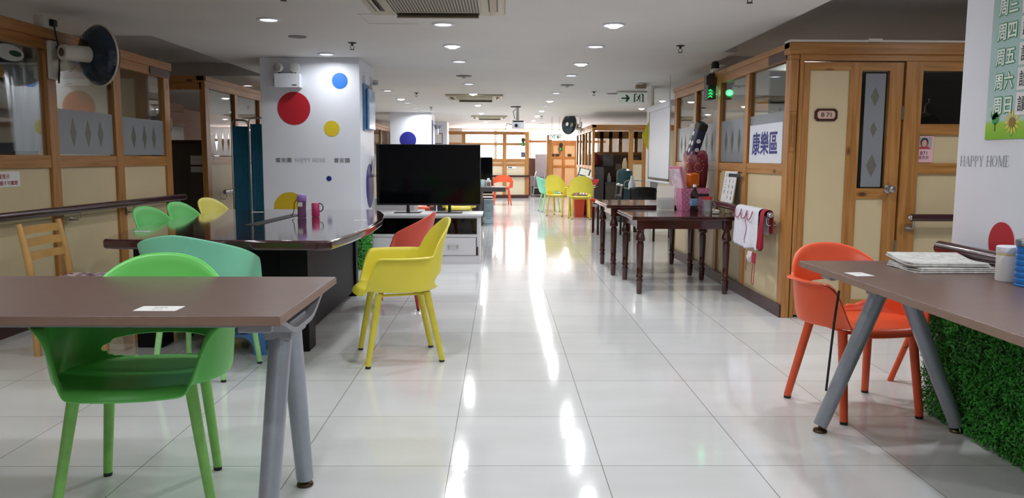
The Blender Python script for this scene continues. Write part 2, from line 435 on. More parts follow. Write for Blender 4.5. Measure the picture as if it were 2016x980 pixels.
# inner partitions of the left booths
wi = struct('wall_left_inner')
MB().box(-5.56, -5.5, 3, 14, 1.97, 2.1).build('header_rail', PY, wi)
for y in (3.5, 5.2, 6.9, 8.6, 10.3, 12.0):
    MB().box(-5.56, -5.5, y, y+.1, 0, 1.97).build('post', PZ, wi)
MB().box(-5.54, -5.52, 3, 14, 0, 1.15).build('panel', M_cream, wi)
MB().box(-5.56, -5.5, 3, 14, 1.15, 1.23).build('mid_rail', PY, wi)
MB().box(-5.56, -5.5, 3, 14, 1.72, 1.78).build('upper_rail', PY, wi)
MB().box(-5.535, -5.525, 3, 14, 1.23, 1.72).build('frosted_pane', M_frost, wi)
# dividing wall between the first left booth and the alley
wd = struct('wall_left_alley')
MB().box(-7, -3.36, 8.0, 8.05, 0, 1.12).build('panel', M_cream, wd)
MB().box(-7, -3.36, 7.99, 8.05, 1.97, 2.1).build('header_rail', PX, wd)
MB().box(-4.6, -4.5, 7.99, 8.05, 0, 1.97).build('post', PZ, wd); MB().box(-3.62, -3.5, 7.99, 8.05, 0, 1.97).build('post', PZ, wd)
MB().box(-4.5, -3.62, 8.01, 8.03, 1.12, 1.97).build('cream_panel', M_cream, wd)
# right booth interior
wri = struct('wall_right_inner')
MB().box(5.0, 5.06, 5.98, 9.9, 1.9, 2.0).build('header_rail', PY, wri)
for y in (6.6, 7.4, 8.2, 9.0): MB().box(5.0, 5.06, y, y+.09, 0, 1.9).build('post', PZ, wri)
MB().box(5.02, 5.04, 5.98, 9.9, 0, 1.9).build('panel', M_cream, wri)
MB().box(2.2, 5.0, 9.82, 9.88, 1.8, 1.92).build('end_header', PX, wri)
for x in (2.5, 3.0, 3.6, 4.4): MB().box(x, x+.1, 9.82, 9.88, 0, 1.8).build('post', PZ, wri)
MB().box(2.2, 5.0, 9.84, 9.86, 0, 1.8).build('end_panel', M_cream, wri)

# ---------------- columns
MB().box(-2.55, -1.5, 8.55, 9.45, 0, CEIL).build('column', M_white, bevel=.006, kind='structure')
MB().box(-2.57, -1.61, 18.5, 19.4, 0, CEIL).build('column_middle', M_white, bevel=.006, kind='structure')
MB().box(-2.17, -1.57, 23.2, 24.0, 0, CEIL).build('column_far', M_white, bevel=.006, kind='structure')
MB().box(2.1, 3.0, 2.62, 3.65, 0, CEIL).build('column_right', M_white, bevel=.006, kind='structure')

# ---------------- far end of the hall
wf = struct('wall_far_booth')
Yf = 24.3
def fb(x0, x1, z0, z1, y0=0, y1=.07): return MB().box(x0, x1, Yf+y0, Yf+y1, z0, z1)
for x in (-3.2, -2.0, -1.2, .04, .72): fb(x, x+.12, 0, 1.92).build('post', PZ, wf)
fb(-3.2, .84, 1.92, 2.02, -.01).build('header_rail', PX, wf)
for a, b in ((-3.08, -2.0), (-1.88, -1.2), (-1.08, .04), (.16, .72)):
    for z0, z1 in ((1.60, 1.68), (1.10, 1.2), (.98, 1.06)): fb(a, b, z0, z1, .005, .06).build('rail', PX, wf)
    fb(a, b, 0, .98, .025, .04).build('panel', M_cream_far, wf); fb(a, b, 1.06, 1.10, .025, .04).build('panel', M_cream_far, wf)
    fb(a, b, 1.2, 1.60, .03, .036).build('glass', M_glass, wf)
    fb(a, b, 1.68, 1.92, .03, .036).build('glass', M_glass, wf)
fb(-3.2, .84, 0, .1, -.015, 0).build('skirting', M_maroon, wf)
fb(-.9, .84, .64, .70, -.08, -.03).build('handrail', M_rail, wf)
d2 = struct('door_2'); Yd = 26.0
for x in (1.6, 1.98, 2.4): MB().box(x, x+.1, Yd, Yd+.06, 0, 1.72).build('stile', M_door_pine, d2)
for a, b in ((1.7, 1.98), (2.08, 2.4)):
    for z0, z1 in ((1.64, 1.72), (1.2, 1.27), (.92, .99), (.0, .1)): MB().box(a, b, Yd+.003, Yd+.057, z0, z1).build('rail', M_door_pine, d2)
    MB().box(a, b, Yd+.02, Yd+.04, .1, 1.64).build('panel', M_warmlit_panel, d2)
for k, x in enumerate((1.62, 1.76, 2.16)): MB().box(x, x+.12, Yd-.012, Yd, 1.29, 1.36).build('number_plate', M_plaque, d2)
MB().box(.9, 3.4, Yd, Yd+.06, 1.72, 1.8).build('trim_1', M_door_pine, kind='structure')
MB().box(1.42, 1.58, 24.9, 25.06, 0, 1.95).build('trim_2', PZ, kind='structure')
# far right booth
booth('wall_far_side', 2.03, -1, [(17.8, 17.92), (18.6, 18.66), (19.3, 19.36), (20.0, 20.06), (20.7, 20.76), (21.5, 21.6)], (17.8, 21.6), topz=1.96,
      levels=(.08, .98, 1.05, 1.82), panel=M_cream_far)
wq = struct('wall_far_office'); Yq = 17.8
def qb(x0, x1, z0, z1, y0=0, y1=.07): return MB().box(x0, x1, Yq+y0, Yq+y1, z0, z1)
qb(2.03, 6.0, 1.84, 1.96, -.02, .08).build('header_rail', PX, wq)
qb(2.85, 2.95, 0, 1.84).build('post', PZ, wq); qb(3.15, 3.3, 0, 1.9).build('post', PZ, wq); qb(5.9, 6.0, 0, 1.9).build('post', PZ, wq)
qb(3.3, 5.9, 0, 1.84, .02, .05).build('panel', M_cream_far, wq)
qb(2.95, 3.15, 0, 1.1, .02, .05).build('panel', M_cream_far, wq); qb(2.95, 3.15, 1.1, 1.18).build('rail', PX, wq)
qb(2.95, 3.15, 1.18, 1.84, .03, .036).build('glass', M_glass, wq)
MB().box(2.1, 5.9, 20.4, 20.46, 0, 1.30).build('back_panel', pm('office_back', '#5f4a40', .6), wq)
MB().box(2.1, 5.9, 20.4, 20.47, 1.30, 1.38).build('back_rail', PX, wq)
for x in (2.1, 2.52, 2.75, 3.0, 3.4): MB().box(x, x+.09, 20.4, 20.46, 1.38, 1.9).build('post', PZ, wq)
MB().box(2.1, 5.9, 20.4, 20.46, 1.72, 1.9).build('upper_rail', PX, wq)
MB().box(2.1, 5.9, 20.43, 20.436, 1.38, 1.72).build('glass', M_glass, wq)
MB().box(5.6, 5.66, 10, 17.8, 0, CEIL).build('wall_dining', M_offwhite, kind='structure')
MB().box(2.2, 5.6, 9.95, 10.0, 0, 2.0).build('wall_dining_near', M_cream, kind='structure')
exec_tail = True

# ================================================================== CHAIRS
def chair(name, label, cat, loc, rz, mat, legmat, back_h=.84, arm_h=.632, wing=False, hole=True, tipa=100, foot=(.225, .22, .195, .2), bw=1.0, group=None, holez=(.440, .530), tip=None, legr=(.021, .016), sz=.435, holedeg=132):
    t = thing(name, label, cat, loc, rz, group)
    N = 96; b = MB()
    def se(a, ax, n=2.7): return 1/((abs(math.sin(a)/ax)**n + abs(math.cos(a)/(ax if False else 1))**n)**(1/n))
    def plan(a, ax, ayf, ayb, n=2.7):
        ay = ayf if math.cos(a) > 0 else ayb
        r = 1/((abs(math.sin(a)/ax)**n + abs(math.cos(a)/ay)**n)**(1/n))
        return r*math.sin(a), -r*math.cos(a)
    def zr(a):
        d = math.degrees(a); d = 360-d if d > 180 else d
        if wing:
            if d < tipa: return sz-.015 + (tip-sz+.015)*(.16*sstep(40, 75, d)+.84*sstep(tipa-18, tipa, d)**1.2)
            return tip + (back_h-tip)*(1-(1-(d-tipa)/(180-tipa))**1.6)
        z = sz-.025 + (arm_h-sz+.025)*sstep(36, 60, d)
        z += (back_h-arm_h)*(1-((180-d)/55)**2.5)**.62 if d > 125 else 0
        return z
    NW = 26; rings = []
    for tt in (.0, .3, .6, .85, 1.0):
        ring = []
        for i in range(N):
            a = 2*PI*i/N; x, y = plan(a, (.21 if wing else .268)*bw, .250, .19 if wing else .205, 2.3)
            ring.append((x*max(tt, .02), y*max(tt, .02)+.0, sz - .014*(1-tt*tt)))
        rings.append(ring)
    for k in range(1, NW+1):
        s = k/NW; ring = []
        for i in range(N):
            a = 2*PI*i/N; x0, y0 = plan(a, (.21 if wing else .268)*bw, .250, .19 if wing else .205, 2.3)
            d = math.degrees(a); d = 360-d if d > 180 else d
            x1, y1 = plan(a, .285*bw, .278, .262, 2.5)
            if wing: x1, y1 = plan(a, .31*bw, .265, .285, 2.4)
            e = s**(.85 if wing else .55)
            zt = zr(a); z = sz + (zt-sz)*(s**1.35)
            if zt > arm_h+.02 and not wing:   # the back narrows a little and leans
                q = sstep(arm_h, back_h, z); y1 += .03*q; x1 *= 1-.05*q
            ring.append((x0+(x1-x0)*e, y0+(y1-y0)*e, z))
        rings.append(ring)
    if not wing:                                # flat lip on the arms
        ring = []
        for i in range(N):
            a = 2*PI*i/N; d = math.degrees(a); d = 360-d if d > 180 else d
            wgt = sstep(50, 62, d)*(1-sstep(112, 124, d)); p = rings[-1][i]; L = math.hypot(p[0], p[1])
            ring.append((p[0]*(1+(.004+.040*wgt)/L), p[1]*(1+(.004+.012*wgt)/L), p[2]-.004))
        rings.append(ring)
    rv = [[b.bm.verts.new(p) for p in r] for r in rings]
    for ra, rb in zip(rv, rv[1:]):
        for i in range(N):
            j = (i+1) % N
            if hole:
                zc = (ra[i].co.z+rb[i].co.z)/2; d = 360*(i+.5)/N; d = 360-d if d > 180 else d
                uu = (180-d)/(180-holedeg); hm = (holez[0]+holez[1])/2; hh = (holez[1]-holez[0])/2
                if uu < 1 and abs(zc-hm) < hh*math.sqrt(1-uu**2.4): continue
            b.face([ra[i], ra[j], rb[j], rb[i]])
    b.face(rv[0][::-1])
    for v in [v for v in b.bm.verts if not v.link_faces]: b.bm.verts.remove(v)
    sh = b.build('shell', mat, t, smooth='all')
    so = sh.modifiers.new('thick', 'SOLIDIFY'); so.thickness = .011; so.offset = 1
    q = sh.modifiers.new('sub', 'SUBSURF'); q.levels = 1; q.render_levels = 1
    fx, fy, bx_, by_ = foot
    for (tx, ty, gx, gy) in ((-.185, -.15, -fx, -fy), (.185, -.15, fx, -fy), (-.165, .13, -bx_, by_), (.165, .13, bx_, by_)):
        lg = MB().cyl((tx, ty, sz-.012), (gx, gy, .012), legr[0], legr[1], 18).build('leg', legmat, t, smooth=True)
        d = Vector((gx-tx, gy-ty, -.4)).normalized()
        MB().cyl((gx, gy, 0), Vector((gx, gy, 0))-d*.014, legr[1]*.98, legr[1]*1.02, 16).build('foot_cap', M_dark, lg, smooth=True)
    u = MB()
    u.cyl((-.15, -.13, sz-.03), (-.13, .12, sz-.03), .008); u.cyl((.15, -.13, sz-.03), (.13, .12, sz-.03), .008)
    u.cyl((-.15, -.13, sz-.03), (.15, -.13, sz-.03), .008); u.cyl((-.13, .12, sz-.03), (.13, .12, sz-.03), .008)
    u.build('under_frame', legmat, t, smooth=True)
    return t
G = R
green = chair('shell_armchair', 'bright green moulded armchair tucked under the near brown desk', 'chair', (-1.27, 2.79, 0), R(8), M_green, M_greenleg, back_h=.825, foot=(.25, .2, .2, .15), bw=1.07)
mint = chair('wing_chair', 'mint green wing-backed chair pulled up to the near edge of the conference table', 'chair', (-1.66, 4.40, 0), R(172), M_mint, M_mintleg, back_h=.80, tip=.655, tipa=84, wing=True, hole=False, foot=(.22, .2, .2, .2), legr=(.018, .014))
yellow = chair('shell_armchair', 'yellow moulded armchair in profile beside the conference table end', 'chair', (-.605, 4.735, 0), R(-75), M_yellow, M_yelleg, foot=(.235, .225, .19, .215), bw=.97)
red = chair('wing_chair', 'red wing-backed chair behind the yellow armchair', 'chair', (-.83, 6.42, 0), R(-97), M_red, M_redleg, back_h=.775, tip=.63, wing=True, hole=False, foot=(.2, .21, .2, .2), legr=(.016, .012), bw=.95)
orange = chair('shell_armchair', 'orange moulded armchair tucked under the right-hand desk', 'chair', (1.72, 3.74, 0), R(12), M_orange, M_orleg, back_h=.775, arm_h=.635, holez=(.46, .60), foot=(.20, .215, .225, .21), bw=1.03, legr=(.022, .018), holedeg=128)
gb = 'green armchairs at the far side of the conference table'
gc = chair('shell_armchair', 'light green armchair back beyond the conference table, nearer the wooden chair', 'chair', (-2.255, 5.57, 0), R(76), pm('lightgreen_plastic', '#62c766', .4), M_greenleg, back_h=.85, bw=.84)
gc2 = dup(gc, (-2.265, 6.16, 0), R(78), 'light green armchair back beyond the conference table, next to the pale yellow one')
gy = chair('shell_armchair', 'pale yellow armchair back beyond the conference table near the blue screen', 'chair', (-2.275, 6.80, 0), R(74), pm('paleyellow', '#d8cf5c', .4), M_yelleg, back_h=.85, bw=.84)
# far group
fy1 = chair('shell_armchair', 'yellow armchair seen from behind at the far table, nearest of the pair', 'chair', (1.59, 16.0, 0), R(182), M_yellow, M_yelleg, back_h=.86, foot=(.2, .2, .18, .2), bw=.95)
fy2 = dup(fy1, (1.22, 16.85, 0), R(150), 'yellow armchair at the far table between the mint chair and nearer yellow one')
fm = dup(mint, (1.10, 18.2, 0), R(100), 'mint green chair in profile at the far end of the far table')
fo = dup(orange, (.02, 20.9, 0), R(185), 'orange chair standing alone by the far timber wall')
by = dup(yellow, (-.66, 12.5, 0), R(0), 'yellow armchair seen between the television and its white cabinet')
bo = dup(orange, (-1.36, 12.7, 0), R(10), 'orange armchair seen under the big television')

# wooden ladderback chair
t = thing('ladderback_chair', 'varnished wooden ladderback chair with flowered seat pad by the left wall', 'chair', (-2.60, 4.93, 0), R(0))
for y in (-.2, .22):
    MB().tube([(-.2, y, 0), (-.2, y, .25), (-.205, y, .45), (-.225, y, .6), (-.265, y, .80)], [.02, .022, .022, .021, .017], 10).build('back_post', M_beech, t, smooth=True)
    MB().tube([(.21, y, 0), (.205, y, .42)], [.019, .021], 10).build('leg', M_beech, t, smooth=True)
for z in (.60, .68, .755):
    x = -.225 - (z-.6)*.2
    s = MB(); pts = []
    for i in range(9):
        u = i/8; y = -.185 + u*.39; xx = x - .03*math.sin(PI*u)
        pts.append([(xx-.007, y, z-.024), (xx+.007, y, z-.024), (xx+.007, y, z+.024), (xx-.007, y, z+.024)])
    s.rings(pts); s.build('back_slat', M_beech, t, smooth=True)
MB().box(-.2, .23, -.2, .22, .385, .42).build('seat_frame', M_beech, t, bevel=.006)
m, N, L, bb = newmat('flowered_fabric')
tc = N.new('ShaderNodeTexCoord'); vo = N.new('ShaderNodeTexVoronoi'); vo.inputs['Scale'].default_value = 22
L.new(tc.outputs['Object'], vo.inputs['Vector']); rp = N.new('ShaderNodeValToRGB'); L.new(vo.outputs['Distance'], rp.inputs['Fac'])
rp.color_ramp.interpolation = 'CONSTANT'; rp.color_ramp.elements[0].color = sr('#6b1d4a'); rp.color_ramp.elements[1].position = .42; rp.color_ramp.elements[1].color = sr('#d9cdd2')
L.new(rp.outputs['Color'], bb.inputs['Base Color'])
MB().box(-.19, .24, -.2, .22, .421, .455).build('seat_pad', m, t, bevel=.015, seg=3)
for y in (-.2, .22): MB().cyl((-.2, y, .2), (.2, y, .2), .011, n=10).build('stretcher', M_beech, t, smooth=True)

# small orange stool behind the hedge
t = thing('stool', 'low orange stool half hidden behind the boxwood hedge', 'stool', (2.36, 4.10, 0), R(20))
MB().lathe([(.02, .40), (.19, .40), (.2, .41), (.19, .42), (.02, .42)], n=28).build('seat', M_orange, t, smooth=True)
for a in (45, 135, 225, 315):
    ca, sa = math.cos(R(a)), math.sin(R(a))
    MB().cyl((.12*ca, .12*sa, .40), (.25*ca, .25*sa, 0), .017, .015, 12).build('leg', M_orleg, t, smooth=True)

# ================================================================== DESKS WITH A-FRAME LEGS
def desk(name, label, loc, rz, L, Wd, H, legx, foot, headz=.645):
    t = thing(name, label, 'desk', loc, rz)
    MB().box(-L/2, L/2, -Wd/2, Wd/2, H-.028, H).build('tabletop', M_desk, t, bevel=.003)
    e = MB()
    for a in ((-L/2-.002, L/2+.002, -Wd/2-.002, -Wd/2+.001), (-L/2-.002, L/2+.002, Wd/2-.001, Wd/2+.002), (-L/2-.002, -L/2+.001, -Wd/2, Wd/2), (L/2-.001, L/2+.002, -Wd/2, Wd/2)):
        e.box(a[0], a[1], a[2], a[3], H-.026, H-.003)
    e.build('edge_band', M_deskedge, t)
    MB().box(-max(abs(x) for x in legx)+.02, max(abs(x) for x in legx)-.02, -.03, .03, headz-.005, headz+.045).build('crossbeam', M_greyplast, t, bevel=.006)
    for lx in legx:
        sg = -1 if lx > 0 else 1
        # arched carrier under the top
        prof = []; hw = Wd/2-.05; n = 20
        top = [(-hw + 2*hw*i/n) for i in range(n+1)]
        zz = lambda v: (H-.032) - (H-.032-headz)*(1-sstep(.08, hw, abs(v)))
        upper = [(v, zz(v)+.013 if abs(v) < hw-.01 else H-.028) for v in top]; lower = [(v, zz(v)-.004) for v in top]
        b = MB(); b.prism(upper + lower[::-1], lx-.065, lx+.065, 0); b.build('carrier', M_greyplast, t, smooth=True)
        for s in (-1, 1): MB().box(lx-.05, lx+.05, s*hw-.03 if s > 0 else s*hw, s*hw if s > 0 else s*hw+.03, H-.06, H-.028).build('carrier_end', M_greyplast, t, bevel=.006)
        b = MB(); b.box(lx-.045, lx+.045, -.10, .10, headz-.03, headz+.03)
        b.build('carrier_block', M_greyplast, t, bevel=.006)
        for s, fy in ((-1, foot[0]), (1, foot[1])):
            p0 = Vector((lx, s*.055, headz-.005)); p1 = Vector((lx, fy, .03))
            lg = MB().cyl(p0, p1, .037, .031, 24).build('leg', M_greymet, t, smooth=True)
            MB().lathe([(.008, .03), (.008, .017), (.028, .013), (.031, .006), (.029, 0)], (lx, fy, 0), 20).build('glide', M_bronze, lg, smooth=True)
            if s < 0:
                q = p0.lerp(p1, .9); dirv = Vector((0, s, .25)).normalized()
                MB().cyl(q+dirv*.028, q+dirv*.036, .009, .009, 12).build('bolt', M_dark, lg, smooth=True)
    return t
dl = desk('office_desk', 'brown laminate desk on grey A-frame legs, with the green armchair under it', (-1.54, 2.615, 0), 0, 1.82, .77, .75, (.82, -.78), (-.285, .2))
dr = desk('office_desk', 'brown laminate desk on grey A-frame legs holding newspapers and tins', (1.71, 2.66, 0), R(90), 1.80, .70, .745, (.73, -.73), (-.32, .29))
MB().tube([(.70, .25, .64), (.705, .262, .5), (.72, .27, .28), (.722, .275, .19)], .0055, 8).build('black_strap', M_black, dr, smooth=True, label='black cable hanging from the desk carrier to its leg')
def card(name, label, c, w, h, rz, lines, mat=M_paper):
    o = MB(); M4 = Matrix.Translation(c) @ Matrix.Rotation(rz, 4, 'Z')
    o.box(-w/2, w/2, -h/2, h/2, 0, .0012, M4)
    r = o.build(name, mat); tag(r, label, 'label')
    b = MB(); Rr = Matrix.Rotation(rz, 3, 'Z')
    for (tx, x, y, s) in lines:
        for k in range(3): b.box(x-s*1.2+k*s*.9, x-s*.5+k*s*.9, y-s*.12, y+s*.12, .0013, .0016, M4)
    b.build('print', M_ink, r)
    return r
card('table_label', 'white printed label taped on the near left desk top', (-1.02, 2.345, .7502), .125, .075, 0, [('桌 牌', 0, .012, .016), ('01', 0, -.014, .012)])
card('table_label', 'small white printed label on the corner of the right-hand desk', (1.435, 3.125, .7452), .075, .10, R(5), [('桌 牌', 0, .01, .012)])
# crumbs of paper on the desk
for k, (x, y) in enumerate(((-.75, 2.55), (-1.17, 2.52))):
    pass

# ================================================================== CONFERENCE TABLE
t = thing('conference_table', 'large glossy dark mahogany conference table with angled corners', 'table', (0, 0, 0))
poly = [(-2.20, 4.38), (-2.12, 4.35), (-1.0, 4.31), (-.93, 4.34), (-.885, 4.75), (-.865, 5.3), (-.885, 5.9), (-.95, 6.45), (-1.03, 6.8), (-1.12, 7.0), (-2.42, 7.0), (-2.42, 6.6), (-2.39, 5.8), (-2.33, 4.9)]
MB().prism(poly, .695, .75).build('tabletop', M_bigtop, t, bevel=.016, seg=4)
MB().prism([(-1.72, 5.28), (-1.62, 5.26), (-1.58, 6.36), (-1.68, 6.38)], .7495, .7525).build('cable_tray', M_black, t)
MB().box(-1.36, -1.19, 4.85, 5.02, 0, .695).build('pedestal', M_blackwood, t, bevel=.004)
MB().box(-1.90, -1.26, 6.85, 6.95, 0, .695).build('end_panel', M_blackwood, t, bevel=.004)
MB().box(-2.30, -2.14, 4.95, 5.12, 0, .695).build('pedestal', M_blackwood, t, bevel=.004)
MB().box(-2.14, -1.36, 5.02, 5.06, .14, .695).build('modesty_panel', M_blackwood, t)
MB().box(-1.34, -1.28, 5.02, 6.86, .05, .695).build('side_panel', M_blackwood, t)
card('table_label', 'white sticker at the left end of the conference table', (-2.18, 4.83, .7502), .10, .05, 0, [('桌', 0, 0, .018)])
card('table_label', 'white sticker at the right end of the conference table', (-1.02, 5.75, .7502), .09, .06, 0, [('桌', 0, 0, .018)])
card('table_label', 'white sticker at the column end of the conference table', (-2.02, 6.6, .7502), .09, .05, 0, [('桌', 0, 0, .018)])
# drinking bottle with purple lid
t = thing('water_bottle', 'clear drinking bottle with a purple lid on the conference table', 'bottle', (-1.50, 5.98, .7515))
MB().lathe([(.001, 0), (.03, 0), (.033, .006), (.031, .06), (.033, .12), (.034, .125), (.001, .125)], n=24).build('bottle_body', pm('violet_clear', '#8a5a86', .15, trans=.4), t, smooth=True)
MB().lathe([(.034, .125), (.036, .13), (.036, .16), (.03, .172), (.016, .178), (.001, .178)], n=24).build('lid', pm('purple_lid', '#9d78c4', .35), t, smooth=True)
MB().tube([(-.035, 0, .14), (-.055, 0, .11), (-.06, 0, .05), (-.075, 0, .012), (-.055, -.02, .006)], .003, 6).build('strap', M_dark, t, smooth=True)
MB().box(-.02, .014, -.0345, -.033, .085, .118).build('sticker', M_paper, t)
t = thing('mug', 'pink mug with a round handle beside the purple-lidded bottle', 'mug', (-1.425, 6.1, .7515))
MB().lathe([(.001, 0), (.028, 0), (.03, .01), (.03, .10), (.026, .105), (.001, .105)], n=24).build('mug_body', pm('pink_mug', '#c2356e', .3), t, smooth=True)
MB().tube([(.028 + .03*math.sin(PI*i/10), 0, .07+.032*math.cos(PI*i/10)) for i in range(11)], .004, 8).build('handle', M_dark, t, smooth=True)
# blue step stool
t = thing('step_stool', 'blue plastic step stool under the conference table', 'stool', (-1.60, 4.86, 0), R(3))
MB().prism([(-.15, -.1), (.15, -.1), (.15, .1), (-.15, .1)], .20, .215).build('top', pm('blue_plastic', '#4f7fc0', .4), t, bevel=.006)
for s in (-1, 1):
    b = MB(); arch = [(-.085, 0)] + [(-.085*math.cos(PI*i/12), .03+.085*math.sin(PI*i/12)) for i in range(13)] + [(.085, 0)]
    b.prism([(-.165, 0), (-.14, .2), (.14, .2), (.165, 0)] + arch[::-1], s*.1-.006, s*.1+.006, 1)
    b.build('side_panel', bpy.data.materials['blue_plastic'], t)
for s in (-1, 1): MB().box(s*.148-.006, s*.148+.006, -.1, .1, .04, .2).build('end_panel', bpy.data.materials['blue_plastic'], t)
MB().text('何玉', (0, -.1065, .155), .05, X_, Z_, .001, bold=.02).build('marker_writing', M_ink, t)

# ================================================================== TELEVISION AND WHITE CABINET
t = thing('tv_cabinet', 'white low television cabinet with dark glass niche and drawers', 'cabinet', (-.895, 8.98, 0))
w = .655
b = MB(); b.box(-w, -w+.03, 0, .5, .0, .55); b.box(w-.035, w, 0, .5, 0, .55); b.box(-w+.031, w-.036, .481, .5, 0, .549); b.box(-w+.031, w-.036, .001, .48, .0, .1); b.box(-w+.031, w-.036, .001, .48, .31, .345); b.box(-.012, .012, .02, .48, .346, .524); b.box(-w+.031, w-.036, .001, .48, .525, .549)
b.build('body', M_cabinet, t)
MB().box(-w-.015, w+.03, -.03, .51, .55, .575).build('top', M_cabinet, t, bevel=.004)
for x0, x1 in ((-w+.035, -.008), (.008, w-.045)):
    d = MB().box(x0, x1, -.012, .004, .105, .305).build('drawer', M_cabinet, t, bevel=.002)
    h = MB(); cx = (x0+x1)/2 + .04
    h.cyl((cx-.05, -.035, .205), (cx+.05, -.035, .205), .005, n=10)
    for s in (-1, 1): h.box(cx+s*.05-.008, cx+s*.05+.008, -.04, -.012, .19, .22)
    h.build('handle', M_steel, d)
MB().box(-w+.03, w-.035, -.004, .002, .345, .525).build('glass_front', M_smoke, t)
MB().box(w-.034, w-.02, -.006, 0, .1, .2).build('side_stop', M_maroon, t)
b = MB()
for i in range(10):
    a = i/9
b.lathe([(.001, 0), (.17, .01), (.2, .05), (.16, .1), (.08, .135), (.001, .14)], (0, 0, 0), 22)
bag = b.build('cloth_bag', pm('purple_cloth', '#7a3a58', .7, noise=.2), smooth=True, loc=(-.60, 9.2, .346)); tag(bag, 'purple cloth bag inside the television cabinet', 'bag')
bag.scale = (1, .7, 1)
bx = MB().box(-.06, .06, -.06, .06, 0, .13).build('picture_box', M_paper, loc=(-1.28, 9.2, .346)); tag(bx, 'small white picture box inside the cabinet', 'box')
bt = MB().lathe([(.001, 0), (.035, 0), (.035, .1), (.02, .13), (.02, .15), (.001, .15)], (0, 0, 0), 16).build('green_tin', pm('olive_tin', '#5c6a2a', .4), smooth=True, loc=(-.33, 9.15, .346)); tag(bt, 'olive green tin at the right end of the cabinet niche', 'tin')
def tv(label, loc, w, h, z0, feet=True):
    t = thing('television', label, 'television', loc)
    MB().box(-w/2, w/2, 0, .05, z0, z0+h).build('housing', M_dark, t, bevel=.006)
    MB().box(-w/2+.008, w/2-.008, -.0025, .001, z0+.02, z0+h-.008).build('screen', M_screen, t)
    MB().box(-.02, .02, -.004, 0, z0-.012, z0+.004).build('sensor', M_dark, t)
    for s in (-1, 1):
        b = MB(); b.box(s*w*.2-.15, s*w*.2+.15, -.10, .14, 0, .012); b.prism([(s*w*.2-.02, .012), (s*w*.2+.02, .012), (s*w*.2+.012, z0+.05), (s*w*.2-.012, z0+.05)], .01, .04, 1)
        b.build('stand', M_black, t, bevel=.003)
    return t
tv('large flat television with a blank screen on the white cabinet', (-.838, 9.17, .575), 1.20, .70, .085)
# green hedge mat at the column foot
def hedge(name, label, boxes, seed, n, leaf=.022, mats=None):
    rnd = random.Random(seed); b = MB()
    root = None
    tot = sum(a[6] for a in boxes)
    for (x0, x1, y0, y1, z0, z1, wgt, nx, ny) in boxes:
        for _ in range(int(n*wgt/tot)):
            x, y, z = rnd.uniform(x0, x1), rnd.uniform(y0, y1), rnd.uniform(z0, z1)
            u = Vector((rnd.gauss(0, 1), rnd.gauss(0, 1), rnd.gauss(0, 1))).normalized()
            nn = (Vector((nx, ny, .35)) + .9*Vector((rnd.gauss(0, 1), rnd.gauss(0, 1), rnd.gauss(0, 1)))).normalized()
            u = (u - nn*u.dot(nn)).normalized(); v = nn.cross(u); L = leaf*rnd.uniform(.6, 1.15); wd = L*.38
            p = Vector((x, y, z))
            q = [p - u*L*.5, p + v*wd*.5 + nn*.002, p + u*L*.5, p - v*wd*.5 + nn*.002]
            b.face([b.bm.verts.new(a) for a in q])
    o = b.build('foliage', M_leaf, None, smooth='keep')
    return o
M_hback = pm('hedge_backing', '#12300f', .8)
for lb, bk, vol, sd, n_, lf in (
    ('long green boxwood hedge mat along the foot of the right column', (2.085, 2.098, 2.62, 3.66), [(2.025, 2.07, 2.62, 3.72, .005, .50, 9, -1, 0), (2.03, 2.075, 2.62, 3.70, .46, .53, 1.2, -.3, 0)], 3, 16000, .023),
    ('short green boxwood hedge mat on the far side of the right column', (2.1, 2.6, 3.68, 3.695), [(2.1, 2.6, 3.705, 3.77, .005, .50, 1, 0, 1)], 4, 3600, .023),
    ('green boxwood hedge mat at the front foot of the dotted column', (-2.5, -1.5, 8.525, 8.54), [(-1.9, -1.45, 8.45, 8.52, .005, .48, 1, 0, -1)], 5, 2200, .028),
    ('green boxwood hedge mat on the cabinet side of the dotted column', (-1.49, -1.48, 8.56, 8.90), [(-1.48, -1.43, 8.50, 8.90, .005, .48, 1, 1, 0)], 6, 1800, .028)):
    t = thing('boxwood_hedge', lb, 'hedge', (0, 0, 0))
    MB().box(*bk, 0, .46).build('backing', M_hback, t)
    f = hedge('h', '', vol, sd, n_, lf); f.parent = t
# fern and small white pots by the right hedge
t = thing('fern', 'green fern leaf sticking out by the boxwood hedge', 'plant', (2.22, 3.90, .36))
MB().lathe([(.001, -.36), (.06, -.36), (.075, -.02), (.07, -.02), (.001, -.04)], (0, 0, 0), 18).build('pot', M_paper, t, smooth=True)
for a, l, zz in ((180, .24, .0), (200, .22, -.05), (150, .2, .06), (230, .2, .06), (165, .26, -.02), (120, .18, .05), (90, .16, .07)):
    b = MB(); ca, sa = math.cos(R(a)), math.sin(R(a)); d = Vector((ca, sa, 0)); n = Vector((-sa, ca, 0))
    for k in range(1, 11):
        u = k/10; p = d*(l*u) + Z_*(zz*u*2 + .07*math.sin(PI*u*.9)); wl = .055*math.sin(PI*min(1, u*.9+.1))+.008
        for s in (-1, 1):
            tip_ = p + n*s*wl + d*.025 - Z_*.008
            b.face([b.bm.verts.new(v) for v in (p - d*.01, p + d*.012, tip_)])
    b.tube([d*(l*u/6) + Z_*(zz*u/3 + .07*math.sin(PI*u/6*.9)) for u in range(7)], .0025, 5)
    b.build('frond', M_fern, t, smooth='keep')

